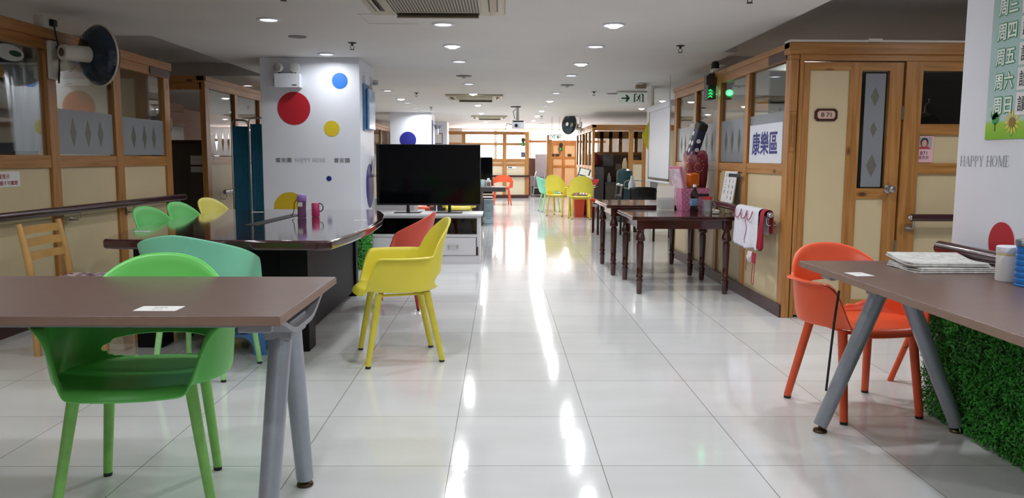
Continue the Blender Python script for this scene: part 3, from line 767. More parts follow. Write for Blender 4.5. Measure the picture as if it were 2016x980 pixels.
# ================================================================== DARK TURNED-LEG TABLES ON THE RIGHT
def turned_leg(x, y, H):
    b = MB(); k = H-.11
    prof = [(.022, 0), (.026, .02), (.028, .10), (.033, .115), (.033, .125), (.026, .13), (.026, .15), (.033, .155), (.033, .165), (.026, .175), (.029, .25), (.033, k-.20), (.034, k-.135), (.028, k-.13), (.028, k-.12), (.042, k-.11), (.045, k-.09), (.038, k-.07), (.03, k-.04), (.029, k-.02), (.04, k-.012), (.04, k)]
    b.lathe(prof, (x, y, 0), 20)
    b.box(x-.038, x+.038, y-.038, y+.038, k, H-.03)
    return b
def turned_table(label, x0, x1, y0, y1, H, inset=.08):
    t = thing('dining_table', label, 'table', ((x0+x1)/2, (y0+y1)/2, 0)); a, c_ = (x1-x0)/2, (y1-y0)/2
    k = .04
    def oct(e): return [(-a-e+k, -c_-e), (a+e-k, -c_-e), (a+e, -c_-e+k), (a+e, c_+e-k), (a+e-k, c_+e), (-a-e+k, c_+e), (-a-e, c_+e-k), (-a-e, -c_-e+k)]
    MB().prism(oct(0), H-.014, H).build('tabletop', M_mahog, t, bevel=.005, seg=3)
    m_ = MB(); m_.prism(oct(-.006), H-.020, H-.014); m_.prism(oct(.004), H-.034, H-.020)
    m_.build('edge_moulding', M_mahog, t, bevel=.003)
    i = inset; b = MB()
    for q in ((-a+i, a-i, -c_+i-.012, -c_+i+.012), (-a+i, a-i, c_-i-.012, c_-i+.012), (-a+i-.012, -a+i+.012, -c_+i, c_-i), (a-i-.012, a-i+.012, -c_+i, c_-i)): b.box(q[0], q[1], q[2], q[3], H-.115, H-.034)
    b.build('apron', M_mahog, t)
    for sx in (-1, 1):
        for sy in (-1, 1): turned_leg(sx*(a-i), sy*(c_-i), H).build('leg', M_mahog, t, smooth=True)
    return t
turned_table('dark mahogany table with turned legs, nearest along the right wall', 1.16, 2.09, 6.93, 7.92, .70)
turned_table('dark mahogany table with turned legs standing behind the pink basket table', 1.08, 2.05, 8.06, 9.12, .735, .085)
t = thing('menu_stand', 'grey-white acrylic sheet stand on the dark turned-leg table', 'stand', (1.63, 7.84, .701), R(-8))
b = MB(); M4 = Matrix.Rotation(R(-9), 4, 'X'); b.box(-.085, .085, -.003, .003, 0, .24, M4); b.build('back_sheet', M_offwhite, t)
MB().box(-.085, .085, -.05, .05, 0, .005).build('base', M_offwhite, t); MB().box(-.085, .085, -.04, -.036, .005, .12, Matrix.Rotation(R(-9), 4, 'X')).build('front_pocket', M_bottleglass, t)
# pink woven basket
m, N, L, bb = newmat('pink_weave')
tc = N.new('ShaderNodeTexCoord'); mp = N.new('ShaderNodeMapping'); mp.inputs['Scale'].default_value = (42, 42, 42); L.new(tc.outputs['Object'], mp.inputs[0])
ch = N.new('ShaderNodeTexChecker'); ch.inputs['Scale'].default_value = 1.0; ch.inputs[1].default_value = sr('#d184a6'); ch.inputs[2].default_value = sr('#bb688f'); L.new(mp.outputs[0], ch.inputs['Vector'])
L.new(ch.outputs[0], bb.inputs['Base Color']); bp = N.new('ShaderNodeBump'); bp.inputs['Distance'].default_value = .003; L.new(ch.outputs['Fac'], bp.inputs['Height']); L.new(bp.outputs['Normal'], bb.inputs['Normal'])
M_weave = m
t = thing('storage_basket', 'pink woven plastic basket on the dark turned-leg table', 'basket', (1.885, 7.80, .701), R(2))
b = MB(); w0, d0, w1, d1_, h = .125, .10, .14, .115, .22
b.rings([[(-w0, -d0, 0), (w0, -d0, 0), (w0, d0, 0), (-w0, d0, 0)], [(-w1, -d1_, h), (w1, -d1_, h), (w1, d1_, h), (-w1, d1_, h)], [(-w1+.008, -d1_+.008, h), (w1-.008, -d1_+.008, h), (w1-.008, d1_-.008, h), (-w1+.008, d1_-.008, h)], [(-w0+.008, -d0+.008, .008), (w0-.008, -d0+.008, .008), (w0-.008, d0-.008, .008), (-w0+.008, d0-.008, .008)]])
b.build('basket_body', M_weave, t)
MB().box(.0, .13, -.122, -.116, .145, .17).build('grip_slot', M_black, t)
t = thing('picture_board', 'pink framed picture board leaning in the pink basket', 'board', (1.81, 7.85, .712), R(18))
M4 = Matrix.Rotation(R(-14), 4, 'Y')
MB().box(-.012, .012, -.11, .11, 0, .43, M4).build('frame', pm('pink_frame', '#cc7d96', .5), t); MB().box(-.014, -.012, -.095, .095, .02, .41, M4).build('picture', pm('pink_picture', '#d6c3d0', .5, noise=.25, nscale=14), t)
t = MB().box(-.055, .055, -.04, .04, 0, .13).build('tissue_packet', pm('orange_pack', '#d5691c', .3, noise=.15, nscale=10), bevel=.012, loc=(1.90, 7.86, .935)); tag(t, 'orange tissue packet piled in the pink basket', 'packet'); t.rotation_euler = (.15, -.1, .4)
st = MB().box(-.07, .07, -.05, .05, 0, .225).build('food_bag', pm('brown_pack', '#7a4620', .5, noise=.2), bevel=.02, loc=(1.90, 7.86, .71)); tag(st, 'brown packet standing in the pink basket under the orange one', 'packet')
t = thing('cola_bottle', 'dark cola bottle with a white cap before the pink basket', 'bottle', (1.845, 7.55, .701))
MB().lathe([(.001, 0), (.036, 0), (.04, .01), (.037, .05), (.04, .09), (.04, .15), (.032, .19), (.016, .225), (.014, .24), (.001, .24)], n=24).build('bottle_body', pm('cola', '#1c0a0a', .08), t, smooth=True)
MB().lathe([(.0405, .06), (.0412, .062), (.0412, .128), (.0405, .13)], n=24, cap=False).build('bottle_label', pm('cola_label', '#5c7d9c', .5, noise=.5, nscale=40), t, smooth=True)
MB().lathe([(.001, .238), (.017, .238), (.017, .262), (.001, .262)], n=18).build('cap', M_paper, t, smooth=True)
t = thing('glass_jug', 'clear glass jar with handle and red lid near the table edge', 'jug', (1.86, 7.12, .701))
MB().lathe([(.001, 0), (.042, 0), (.046, .01), (.045, .14), (.043, .14), (.043, .012), (.001, .008)], n=24).build('jar_body', M_bottleglass, t, smooth=True)
MB().lathe([(.001, .142), (.047, .142), (.047, .165), (.001, .165)], n=24).build('lid', pm('red_lid', '#a3242a', .4), t, smooth=True)
MB().tube([(.044+.028*math.sin(PI*i/8), 0, .075+.04*math.cos(PI*i/8)) for i in range(9)], .005, 8).build('handle', M_bottleglass, t, smooth=True)
# burgundy bag and spotted umbrella sleeve hung on the wall
t = thing('shopping_bag', 'burgundy cloth bag with embroidery propped against the wall behind the basket', 'bag', (1.98, 8.12, .80))
b = MB(); rg = []
for z, w_, d_ in ((-.0, .15, .06), (.08, .18, .085), (.2, .21, .095), (.34, .23, .10), (.43, .22, .095), (.462, .205, .08), (.472, .14, .05), (.46, .06, .02)):
    rg.append([(math.copysign(abs(math.cos(2*PI*i/40))**.5, math.cos(2*PI*i/40))*d_*(1+.035*math.sin(11*2*PI*i/40+z*14)), math.copysign(abs(math.sin(2*PI*i/40))**.5, math.sin(2*PI*i/40))*w_*(1+.04*math.sin(9*2*PI*i/40+z*11)), z + (.022*math.sin(5*2*PI*i/40+1) if z > .4 else 0)) for i in range(40)])
b.rings(rg); b.build('bag_body', pm('burgundy', '#6a1428', .38, noise=.2, nscale=9), t, smooth=True)
M_gold = pm('gold_thread', '#a8763c', .5)
b = MB()
for k in range(16):
    a = k*.55; rr = .02+.004*k
    b.sphere((-.02+rr*.8*math.cos(a), -.222-.006*abs(math.sin(a)), .33+rr*math.sin(a)), .008, 8); b.sphere((-.10, -.10+rr*math.cos(a), .33+rr*math.sin(a)), .008, 8)
b.build('embroidery', M_gold, t, smooth=True)
MB().tube([(-.02, -.2, .2), (-.03, -.27, .14), (-.03, -.28, .02), (-.02, -.23, -.04), (0, -.17, -.02)], .012, 8).build('strap', M_dark, t, smooth=True)
t = thing('umbrella_sleeve', 'long navy spotted sleeve sticking up from the burgundy bag', 'umbrella', (1.955, 8.16, 1.22), 0)
M4 = Matrix.Rotation(R(14), 4, 'X') @ Matrix.Rotation(R(13), 4, 'Y')
b = MB(); b.box(-.05, .04, -.085, .085, 0, .36, M4); b.build('sleeve', pm('navy_cloth', '#1c2140', .6, noise=.2, nscale=20), t, bevel=.02, seg=3)
MB().box(-.053, .043, -.088, .088, .29, .37, M4).build('cuff', pm('black_cloth', '#15130f', .6, noise=.4, nscale=25), t, bevel=.02, seg=3)
b = MB()
for y, z in ((.0, .07), (-.03, .15), (.03, .24), (.05, .14)): b.disc(M4 @ Vector((-.051, y, z)), .024, M4.to_3x3() @ Vector((-1, 0, 0)), .002, 16)
b.disc(M4 @ Vector((0.0, -.0855, .10)), .022, M4.to_3x3() @ Vector((0, -1, 0)), .002, 16); b.disc(M4 @ Vector((-.01, -.0855, .19)), .022, M4.to_3x3() @ Vector((0, -1, 0)), .002, 16)
b.build('dot_pattern', M_paper, t)
exec_tail = True

# ================================================================== HANDRAILS
def handrail(label, p0, p1, out, brackets, r=.026, caps=(True, True), z2=None):
    p0, p1 = Vector(p0), Vector(p1); d = (p1-p0).normalized(); o = Vector(out)
    t = thing('handrail', label, 'handrail', (0, 0, 0))
    MB().cyl(p0, p1, r*.85, r*.85, 20, 1.25).build('rail', M_rail, t, smooth=True)
    for k, p, s in ((0, p0, -1), (1, p1, 1)):
        if caps[k]:
            MB().cyl(p, p+d*s*.012, r*.9, r*.8, 18).cyl(p+d*s*.012, p+d*s*.02, r*.5, r*.3, 14).build('end_cap', M_steel, t, smooth=True)
    for u in brackets:
        q = p0.lerp(p1, u); w_ = q - o*.07
        b = MB(); b.tube([q - Z_*.02, q - Z_*.07, q - Z_*.085 - o*.015, w_ - Z_*.085], .007, 8); b.cyl(w_-Z_*.085, w_-Z_*.085+o*.006, .024, .024, 16)
        b.build('bracket', M_steel, t, smooth=True)
    return t
handrail('long dark handrail along the left timber booth', (-3.22, 1.0, .82), (-3.22, 8.12, .80), (1, 0, 0), (.715, .845, .98), r=.03)
handrail('dark handrail on the right booth, towels hanging over it', (2.06, 6.03, .78), (2.06, 9.85, .78), (-1, 0, 0), (.02, .33, .65, .96))
handrail('short dark handrail beside the B71 door', (3.06, 5.87, .775), (5.5, 5.87, .775), (0, -1, 0), (.01, .5, .97))
handrail('dark handrail on the right white column behind the newspapers', (2.03, 2.66, .80), (2.03, 3.62, .80), (-1, 0, 0), (.1, .88), r=.03)
handrail('handrail on the second left booth beside the blue screen', (-3.22, 9.3, .80), (-3.22, 14.5, .80), (1, 0, 0), (.01, .3, .6, .95))

# ================================================================== WALL SIGNS, STICKERS, LETTERING
def dot(name, x, z, r, mat, label):
    return tag(MB().disc((x, 8.549, z), r, (0, -1, 0), .002, 56).build(name, mat, label=None), label, 'wall sticker')
M_dred = pm('dot_red', '#b3212f', .4); M_dblue = pm('dot_blue', '#2c70c8', .4); M_dyel = pm('dot_yellow', '#d6c02c', .4); M_dgold = pm('dot_gold', '#c7a91e', .4); M_dnavy = pm('dot_navy', '#20247e', .4)
dot('wall_dot', -2.20, 1.72, .173, M_dred, 'large red round sticker on the white column')
dot('wall_dot', -1.71, 2.01, .083, M_dblue, 'light blue round sticker high on the white column')
dot('wall_dot', -1.805, 1.51, .083, M_dyel, 'small yellow round sticker mid-height on the white column')
dot('wall_dot', -1.845, .98, .028, M_dnavy, 'tiny navy round sticker low on the white column')
dot('wall_dot', -2.27, .66, .172, M_dgold, 'golden yellow round sticker behind the conference table edge')
o = MB().disc((-1.499, 9.1, .885), .25, (1, 0, 0), .002, 56).build('wall_dot', M_dnavy); tag(o, 'purple-blue round sticker on the side face of the white column', 'wall sticker')
o = MB().disc((-2.155, 18.498, 1.62), .19, (0, -1, 0), .003, 48).build('wall_dot', M_dnavy)
o.location.z = 0; tag(o, 'dark blue round sticker on the middle column behind the television', 'wall sticker')
o = MB().disc((2.099, 3.28, .86), .085, (-1, 0, 0), .002, 48).build('wall_dot', M_dred); tag(o, 'red round sticker on the right column above the handrail', 'wall sticker')
# serif capitals drawn as strokes: (x0,y0,x1,y1,thick)
LET = {'H': (.8, [(.12, 0, .12, 1, .11), (.68, 0, .68, 1, .11), (.12, .5, .68, .5, .05), (0, .01, .25, .01, .03), (.55, .01, .8, .01, .03), (0, .99, .25, .99, .03), (.55, .99, .8, .99, .03)]),
       'A': (.78, [(.08, 0, .40, 1, .05), (.40, 1, .70, 0, .12), (.2, .36, .58, .36, .04), (0, .01, .2, .01, .03), (.56, .01, .8, .01, .03)]),
       'P': (.62, [(.12, 0, .12, 1, .11), (0, .01, .25, .01, .03), (0, .99, .3, .99, .03), (.28, .99, .46, .93, .05), (.46, .93, .54, .76, .09), (.54, .76, .48, .56, .09), (.48, .56, .14, .47, .04)]),
       'Y': (.72, [(.1, 1, .38, .48, .11), (.64, 1, .38, .48, .05), (.38, 0, .38, .5, .11), (.25, .01, .52, .01, .03), (0, .99, .22, .99, .03), (.52, .99, .75, .99, .03)]),
       'O': (.82, []), ' ': (.35, []),
       'M': (1.0, [(.12, 0, .16, 1, .05), (.16, 1, .5, .06, .12), (.5, .06, .84, 1, .05), (.84, 1, .88, 0, .12), (0, .01, .24, .01, .03), (.75, .01, 1, .01, .03), (.02, .99, .2, .99, .03), (.8, .99, .98, .99, .03)]),
       'E': (.6, [(.12, 0, .12, 1, .11), (0, .015, .52, .015, .05), (0, .985, .5, .985, .05), (.12, .52, .4, .52, .04), (.53, .0, .56, .2, .035), (.5, 1, .52, .82, .035), (.4, .42, .4, .62, .03)])}
def serif(b, word, c, width, height, right, upv):
    right, upv = Vector(right), Vector(upv); nn = right.cross(upv); c = Vector(c)
    adv = [LET[ch][0]+.08 for ch in word]; tot = sum(adv); k = width/tot; x = -width/2
    def seg(ax, ay, bx, by, th):
        a = Vector((ax*k, ay*height)); e = Vector((bx*k, by*height)); d = (e-a).normalized(); n2 = Vector((-d.y, d.x))*th*height*.5
        q = [a-n2, e-n2, e+n2, a+n2]
        b.face([b.bm.verts.new(c + right*(x+p.x) + upv*(p.y-height/2) + nn*.0012) for p in q])
    for ch, av in zip(word, adv):
        if ch == 'O':
            n = 20
            for i in range(n):
                a0, a1 = 2*PI*i/n, 2*PI*(i+1)/n
                th = .045 + .07*abs(math.cos((a0+a1)/2))
                seg(.38+.34*math.cos(a0), .5+.48*math.sin(a0), .38+.34*math.cos(a1), .5+.48*math.sin(a1), th)
        for s in LET[ch][1]: seg(*s)
        x += av*k
    return b
b = MB(); serif(b, 'HAPPY HOME', (-2.035, 8.549, 1.175), .33, .045, X_, Z_)
tag(b.build('wall_lettering', M_greyink, smooth='keep'), 'pale grey serif HAPPY HOME lettering on the dotted column', 'lettering')
for x, lb in ((-2.325, 'grey Chinese brush characters left of the lettering on the dotted column'), (-1.705, 'grey Chinese brush characters right of the lettering on the dotted column')):
    b = MB(); b.text('耆安園', (x, 8.549, 1.175), (.17, .05), X_, Z_, .0012, bold=.01)
    tag(b.build('wall_lettering', pm('grey_brush', '#6b6e76', .4) if x < -2 else bpy.data.materials['grey_brush'], smooth='keep'), lb, 'lettering')
b = MB(); serif(b, 'HAPPY HOME', (2.0995, 3.44, 1.198), .355, .046, -Y_, Z_)
tag(b.build('wall_lettering', M_greyink, smooth='keep'), 'grey serif HAPPY HOME lettering on the right column', 'lettering')
# timetable banner on the right column
t = thing('timetable_banner', 'green printed weekday timetable banner on the right column', 'banner', (0, 0, 0))
xb = 2.0985; ya, yb = 3.44, 2.75
m, N, L, bb = newmat('banner_print')
tc = N.new('ShaderNodeTexCoord'); sp = N.new('ShaderNodeSeparateXYZ'); L.new(tc.outputs['Object'], sp.inputs[0])
mr = N.new('ShaderNodeMapRange'); mr.inputs[1].default_value = 1.29; mr.inputs[2].default_value = 1.6; L.new(sp.outputs['Z'], mr.inputs[0])
rp = N.new('ShaderNodeValToRGB'); L.new(mr.outputs[0], rp.inputs[0])
rp.color_ramp.elements[0].color = sr('#7cb62a'); rp.color_ramp.elements[0].position = .0
rp.color_ramp.elements[1].color = sr('#a9c8c6'); rp.color_ramp.elements[1].position = .9
e = rp.color_ramp.elements.new(.21); e.color = sr('#9cc83a')
e = rp.color_ramp.elements.new(.27); e.color = sr('#b9cfcd')
L.new(rp.outputs[0], bb.inputs['Base Color']); bb.inputs['Roughness'].default_value = .18
MB().box(xb-.003, xb+.001, yb, ya, 1.29, 2.2).build('sheet', m, t)
M_bgreen = pm('banner_green', '#1f8a52', .4); M_bwhite = pm('banner_white', '#e3ece9', .4)
rows = [(1.835, '周三'), (1.733, '周四'), (1.63, '周五'), (1.53, '周六'), (1.43, '周日')]
g1, g2, cd, tx = MB(), MB(), MB(), MB()
for z, s in rows:
    g1.text(s, (xb-.0035, 3.335, z), (.122, .066), -Y_, Z_, .0002, bold=.075)
    g2.text(s, (xb-.0042, 3.335, z), (.122, .066), -Y_, Z_, .0006, bold=.02)
    cd.box(xb-.0055, xb-.003, 2.92, 3.245, z-.045, z+.045)
    tx.text('讀報', (xb-.0056, 3.16, z), (.145, .062), -Y_, Z_, .0008, bold=.004)
g1.build('day_outline', M_bgreen, t, smooth='keep'); g2.build('day_lettering', M_bwhite, t, smooth='keep')
cd.build('activity_cards', M_paper, t); tx.build('activity_characters', M_ink, t, smooth='keep')
b = MB()
for y, z, r in ((3.385, 1.395, .022), (3.36, 1.405, .022), (3.373, 1.375, .024)): b.disc((xb-.003, y, z), r, (-1, 0, 0), .0012, 24)
b.build('tree_picture', pm('tree_green', '#2c9a4c', .4), t)
MB().box(xb-.0042, xb-.003, 3.370, 3.377, 1.325, 1.36).build('tree_trunk_picture', pm('trunk_print', '#5c5a30', .5), t)
b = MB()
for k in range(12):
    a = 2*PI*k/12; cy, cz = 3.26, 1.358
    p = lambda r, da: Vector((xb-.0045, cy-r*math.cos(a+da), cz+r*math.sin(a+da)))
    b.face([b.bm.verts.new(v) for v in (p(.018, 0), p(.035, -.2), p(.055, 0), p(.035, .2))])
b.build('flower_petals', pm('petal', '#d8c75c', .5), t, smooth='keep')
MB().disc((xb-.0046, 3.26, 1.358), .020, (-1, 0, 0), .001, 24).build('flower_centre', pm('flower_brown', '#8c6a2c', .5), t)
MB().box(xb-.0042, xb-.003, 3.256, 3.263, 1.30, 1.345).build('flower_stem', M_bgreen, t)
# 康樂區 sign on the right booth glass
t = thing('area_sign', 'white sign with three large navy Chinese characters on the booth glass', 'sign', (0, 0, 0))
MB().box(2.152, 2.160, 6.10, 6.90, 1.172, 1.49).build('board', M_white, t)
MB().text('康樂區', (2.1515, 6.51, 1.335), (.62, .185), -Y_, Z_, .0012, bold=.02).build('lettering', M_navyink, t, smooth='keep')
# B71 plate and resident card
t = thing('room_plate', 'brown oval-cornered room plate reading B71 on the door panel', 'sign', (0, 0, 0))
k = .018; pz, pxx = 1.535, 2.42
def chamf(a, b_, k): return [(-a+k, -b_), (a-k, -b_), (a, -b_+k), (a, b_-k), (a-k, b_), (-a+k, b_), (-a, b_-k), (-a, -b_+k)]
MB().prism([(pxx+x, pz+z) for x, z in chamf(.085, .046, .02)], 5.945, 5.958, 1).build('plate', pm('plate_brown', '#3c1412', .35), t)
MB().prism([(pxx+x, pz+z) for x, z in chamf(.066, .029, .014)], 5.943, 5.946, 1).build('inlay', pm('plate_inlay', '#c9a79a', .4), t)
MB().text('B 71', (pxx, 5.9428, pz), (.075, .03), X_, Z_, .0005, bold=.02).build('lettering', M_ink, t, smooth='keep')
t = thing('resident_card', 'pink card with a small portrait and B71 beside the door', 'card', (0, 0, 0))
MB().box(3.105, 3.245, 5.958, 5.962, 1.185, 1.385).build('card_sheet', pm('pink_card', '#e3b5bd', .5), t)
MB().box(3.118, 3.232, 5.956, 5.9585, 1.285, 1.375).build('portrait', pm('portrait_back', '#a9a0a4', .5), t)
MB().prism([(3.175+.03*math.cos(a*PI/10), 1.335+.034*math.sin(a*PI/10)) for a in range(20)], 5.9552, 5.9562, 1).build('portrait_hair', M_ink, t)
MB().prism([(3.175+.02*math.cos(a*PI/10), 1.328+.026*math.sin(a*PI/10)) for a in range(20)], 5.9546, 5.9553, 1).build('portrait_face', pm('skin_print', '#c99a86', .5), t)
MB().prism([(3.13, 1.286), (3.222, 1.286), (3.205, 1.305), (3.148, 1.305)], 5.9552, 5.9562, 1).build('portrait_shoulders', pm('red_print', '#b03a4a', .5), t)
b = MB(); b.text('B71', (3.175, 5.958, 1.255), (.05, .026), X_, Z_, .0008, bold=.01); b.text('潘燕英', (3.175, 5.958, 1.222), (.08, .027), X_, Z_, .0008)
b.build('lettering', M_ink, t, smooth='keep')
# notice on the left booth
t = thing('notice', 'white paper notice with red Chinese writing on the left booth panel', 'notice', (0, 0, 0))
MB().box(-3.3215, -3.319, 5.02, 5.53, .995, 1.10).build('sheet', M_paper, t)
b = MB(); b.text('溫馨提示', (-3.3188, 5.33, 1.067), (.17, .032), Y_, Z_, .0008, bold=.01); b.text('乘坐人員坐穩才可離開', (-3.3188, 5.30, 1.022), (.40, .03), Y_, Z_, .0008, bold=.01)
b.build('lettering', M_redtxt, t, smooth='keep')
for o in t.children: pass
# poem card and the cardboard behind it
t = thing('calligraphy_card', 'white card of handwritten Chinese columns propped on the handrail', 'card', (0, 0, 0))
M4 = Matrix.Translation((2.075, 7.28, .81)) @ Matrix.Rotation(R(8), 4, 'Y')
MB().box(-.004, .004, -.185, .185, 0, .285, M4).build('card_sheet', M_paper, t)
b = MB(); R3 = M4.to_3x3()
for y, s in ((.11, '身上二西'), (-.01, '安家香合平'), (-.12, '一主和道福')):
    for i, chx in enumerate(s):
        b.text(chx, M4 @ Vector((-.0042, y, .25-.052*i)), .032, R3 @ -Y_, R3 @ Z_, .001)
b.build('lettering', M_ink, t, smooth='keep')
o = MB().box(-.006, .006, -.24, .24, 0, .285, Matrix.Translation((2.105, 7.40, .81)) @ Matrix.Rotation(R(5), 4, 'Y')).build('cardboard_sheet', pm('cardboard', '#b49a6c', .7)); tag(o, 'plain cardboard sheet behind the calligraphy card', 'cardboard')
o = MB().box(-.04, .03, -.18, .18, 0, .038).build('paper_bundle', M_offwhite, bevel=.01, loc=(1.985, 7.45, .7005)); tag(o, 'pale paper bundle on the dark table edge under the right handrail', 'bundle')
# brown engraved strip marks on the corner post
t = thing('carved_panel', 'brown stamped growth-chart strip on the booth corner post', 'panel', (0, 0, 0))
M_stamp = pm('stamp_brown', '#6e4420', .6)
b = MB(); rnd = random.Random(2)
for i in range(26):
    z = 1.30+.24*i/26; b.box(2.158, 2.158+.004+rnd.random()*.006, 5.9355, 5.9368, z, z+.004); b.box(2.176, 2.180+rnd.random()*.006, 5.9355, 5.9368, z, z+.004)
for x in (2.150, 2.193): b.box(x, x+.0015, 5.9355, 5.9368, 1.26, 1.56)
b.box(2.150, 2.195, 5.9355, 5.9368, 1.26, 1.2615); b.box(2.150, 2.195, 5.9355, 5.9368, 1.5585, 1.56)
b.build('stamp', M_stamp, t)
# towels, mask on the right handrail
def cloth(name, label, y0, y1, zb, mat, xo=0.0, zb2=None, hem=None, th=.01):
    b = MB(); n, mseg = 30, 22; xr, zr, rr = 2.06, .78, .036+xo
    g = []
    prof = [(-1, zb), (-1, zb+(zr-zb)*.33), (-1, zb+(zr-zb)*.66), (-1, zr)] + [(math.cos(PI-PI*i/8), zr+rr*math.sin(PI*i/8)) for i in range(1, 8)] + [(1, zr), (1, zb2 or zb+.12)]
    for j, (cx, z) in enumerate(prof):
        row = []
        for i in range(n+1):
            u = i/n; y = y0+(y1-y0)*u; dr = max(0, (zr-z))/(zr-zb)
            wob = .016*dr*math.sin(u*17+1)+.008*dr*math.sin(u*41); spread = 1+.20*dr
            row.append((xr+cx*rr + (-wob-.01*dr if cx < 0 else .0), (y0+y1)/2+(y-(y0+y1)/2)*spread, z + (.012*math.sin(u*9)*dr if z < zr-.1 else 0)))
        g.append(row)
    vv = [[b.bm.verts.new(p) for p in r] for r in g]
    for a_, c_ in zip(vv, vv[1:]):
        for i in range(n): b.face([a_[i], a_[i+1], c_[i+1], c_[i]])
    o = b.build(name, mat, smooth='all'); s = o.modifiers.new('t', 'SOLIDIFY'); s.thickness = .005; s.offset = 1
    q = o.modifiers.new('s', 'SUBSURF'); q.levels = 1; q.render_levels = 1
    tag(o, label, 'towel'); return o
tw = cloth('towel', 'white hand towel with pink scalloped edge over the handrail', 6.19, 6.80, .48, pm('towel_white', '#d2d0da', .9, noise=.04, nscale=60, bump=.4))
M_pinkedge = pm('scallop_pink', '#a34a66', .8)
b = MB()
for k, (yc, rr) in enumerate(((6.69, .085), (6.53, .08), (6.38, .07))):
    b.tube([(2.012-.012*math.sin(PI*i/10), yc-rr*math.cos(PI*i/10), .79-.075*math.sin(PI*i/10)) for i in range(11)], .004, 6)
b.tube([(2.004, 6.45+.02*math.sin(i), .77-.028*i) for i in range(10)], .003, 6)
b.build('scallop_trim', M_pinkedge, tw, smooth=True)
cloth('towel', 'small red cloth with pale edge at the end of the right handrail', 6.06, 6.15, .50, pm('cloth_red', '#a01c34', .85, noise=.05), -.002)
t = thing('face_mask', 'patterned face mask hanging by red strings under the towel', 'mask', (2.02, 6.36, .42))
b = MB()
for y0, y1, m_ in ((-.085, .02, 0),): b.rings([[(-.01+.012*math.sin(PI*i/10), y0+(y1-y0)*i/10, -.045) for i in range(11)], [(-.02+.012*math.sin(PI*i/10), y0+(y1-y0)*i/10, .0) for i in range(11)], [(-.008+.012*math.sin(PI*i/10), y0+(y1-y0)*i/10, .045) for i in range(11)]], closed=False, cap0=False, cap1=False)
o = b.build('mask_body', pm('mask_cloth', '#d0c6cc', .8, noise=.25, nscale=50), t, smooth='all'); o.modifiers.new('t', 'SOLIDIFY').thickness = .003
MB().box(-.012, -.006, -.17, -.085, -.04, .045).build('red_panel', bpy.data.materials['cloth_red'], t)
MB().tube([(-.01, .02, .03), (-.012, .05, -.06), (-.012, .06, -.1), (-.012, .05, -.12)], .003, 6).build('string', M_redtxt, t, smooth=True)
MB().tube([(-.01, -.12, -.04), (-.012, -.10, -.14), (-.012, -.10, -.2), (-.012, -.13, -.215), (-.012, -.15, -.2), (-.01, -.16, -.04)], .003, 6).build('string', M_redtxt, t, smooth=True)

# ================================================================== NEWSPAPERS AND TINS ON THE RIGHT DESK
rnd = random.Random(5)
def newspaper(label, c, w, d, z0, n, rz, curl):
    o = thing('newspaper', label, 'newspaper', c, rz)
    for k in range(n):
        b = MB(); z = z0 + k*.0075; poly = []
        L_ = 14; q = []
        for i in range(L_+1):
            u = i/L_; q.append((-w/2+w*u, z + curl*(1-u)**3*.5 + .002*math.sin(u*7+k)))
        back = [(x, zz+.0055) for x, zz in q][::-1]
        b.prism(q + back, -d/2 + .004*k, d/2 - .006*(k % 3), 1)
        b.cyl((w/2-.001, -d/2+.004*k, z+.0028+.0005), (w/2-.001, d/2-.006*(k % 3), z+.0033), .0034, n=10)
        b.build('folded_sheet', M_news, o, smooth=True)
    return o
newspaper('folded newspaper on top of the pile on the right desk', (1.84, 3.30, .7705), .26, .31, 0, 2, R(-93), .03)
newspaper('newspapers folded flat, bottom of the pile on the right desk', (1.85, 3.28, .7455), .25, .33, 0, 3, R(-87), .004)
t = thing('tin_jar', 'white tub beside the blue tin on the right desk', 'jar', (1.935, 2.965, .7455))
MB().lathe([(.001, 0), (.043, 0), (.045, .004), (.045, .112), (.001, .112)], n=30).build('tub_body', M_paper, t, smooth=True)
MB().lathe([(.046, .108), (.047, .11), (.047, .13), (.044, .133), (.001, .133)], n=30).build('lid', M_white, t, smooth=True)
MB().lathe([(.0455, .10), (.0455, .105)], n=30, cap=False).build('gold_band', pm('gold_band', '#c9b060', .4), t, smooth=True)
t = thing('tin_can', 'blue and white ribbed tin at the edge of the right desk', 'tin', (1.935, 2.84, .7455))
prof = [(.001, 0), (.05, 0), (.052, .004)]
for k in range(6):
    z = .008+k*.022; prof += [(.0505, z), (.052, z+.004), (.052, z+.018), (.0505, z+.022)]
prof += [(.052, .145), (.052, .15), (.001, .15)]
MB().lathe(prof, n=36).build('can_body', pm('tin_blue', '#2a74c4', .25, metal=.3), t, smooth=True)
MB().lathe([(.053, .146), (.0545, .148), (.0545, .166), (.05, .170), (.001, .170)], n=36).build('lid', glassmat('clear_lid', (.9, .92, .95, 1), haze=.35), t, smooth=True)
b = MB()
for z in (.03, .075, .115): 
    b.rings([[(.0528*math.cos(a), .0528*math.sin(a), zz) for a in [R(228+i*6) for i in range(13)]] for zz in (z-.016, z+.016)], closed=False, cap0=False, cap1=False)
b.build('white_patches', M_paper, t, smooth='keep')

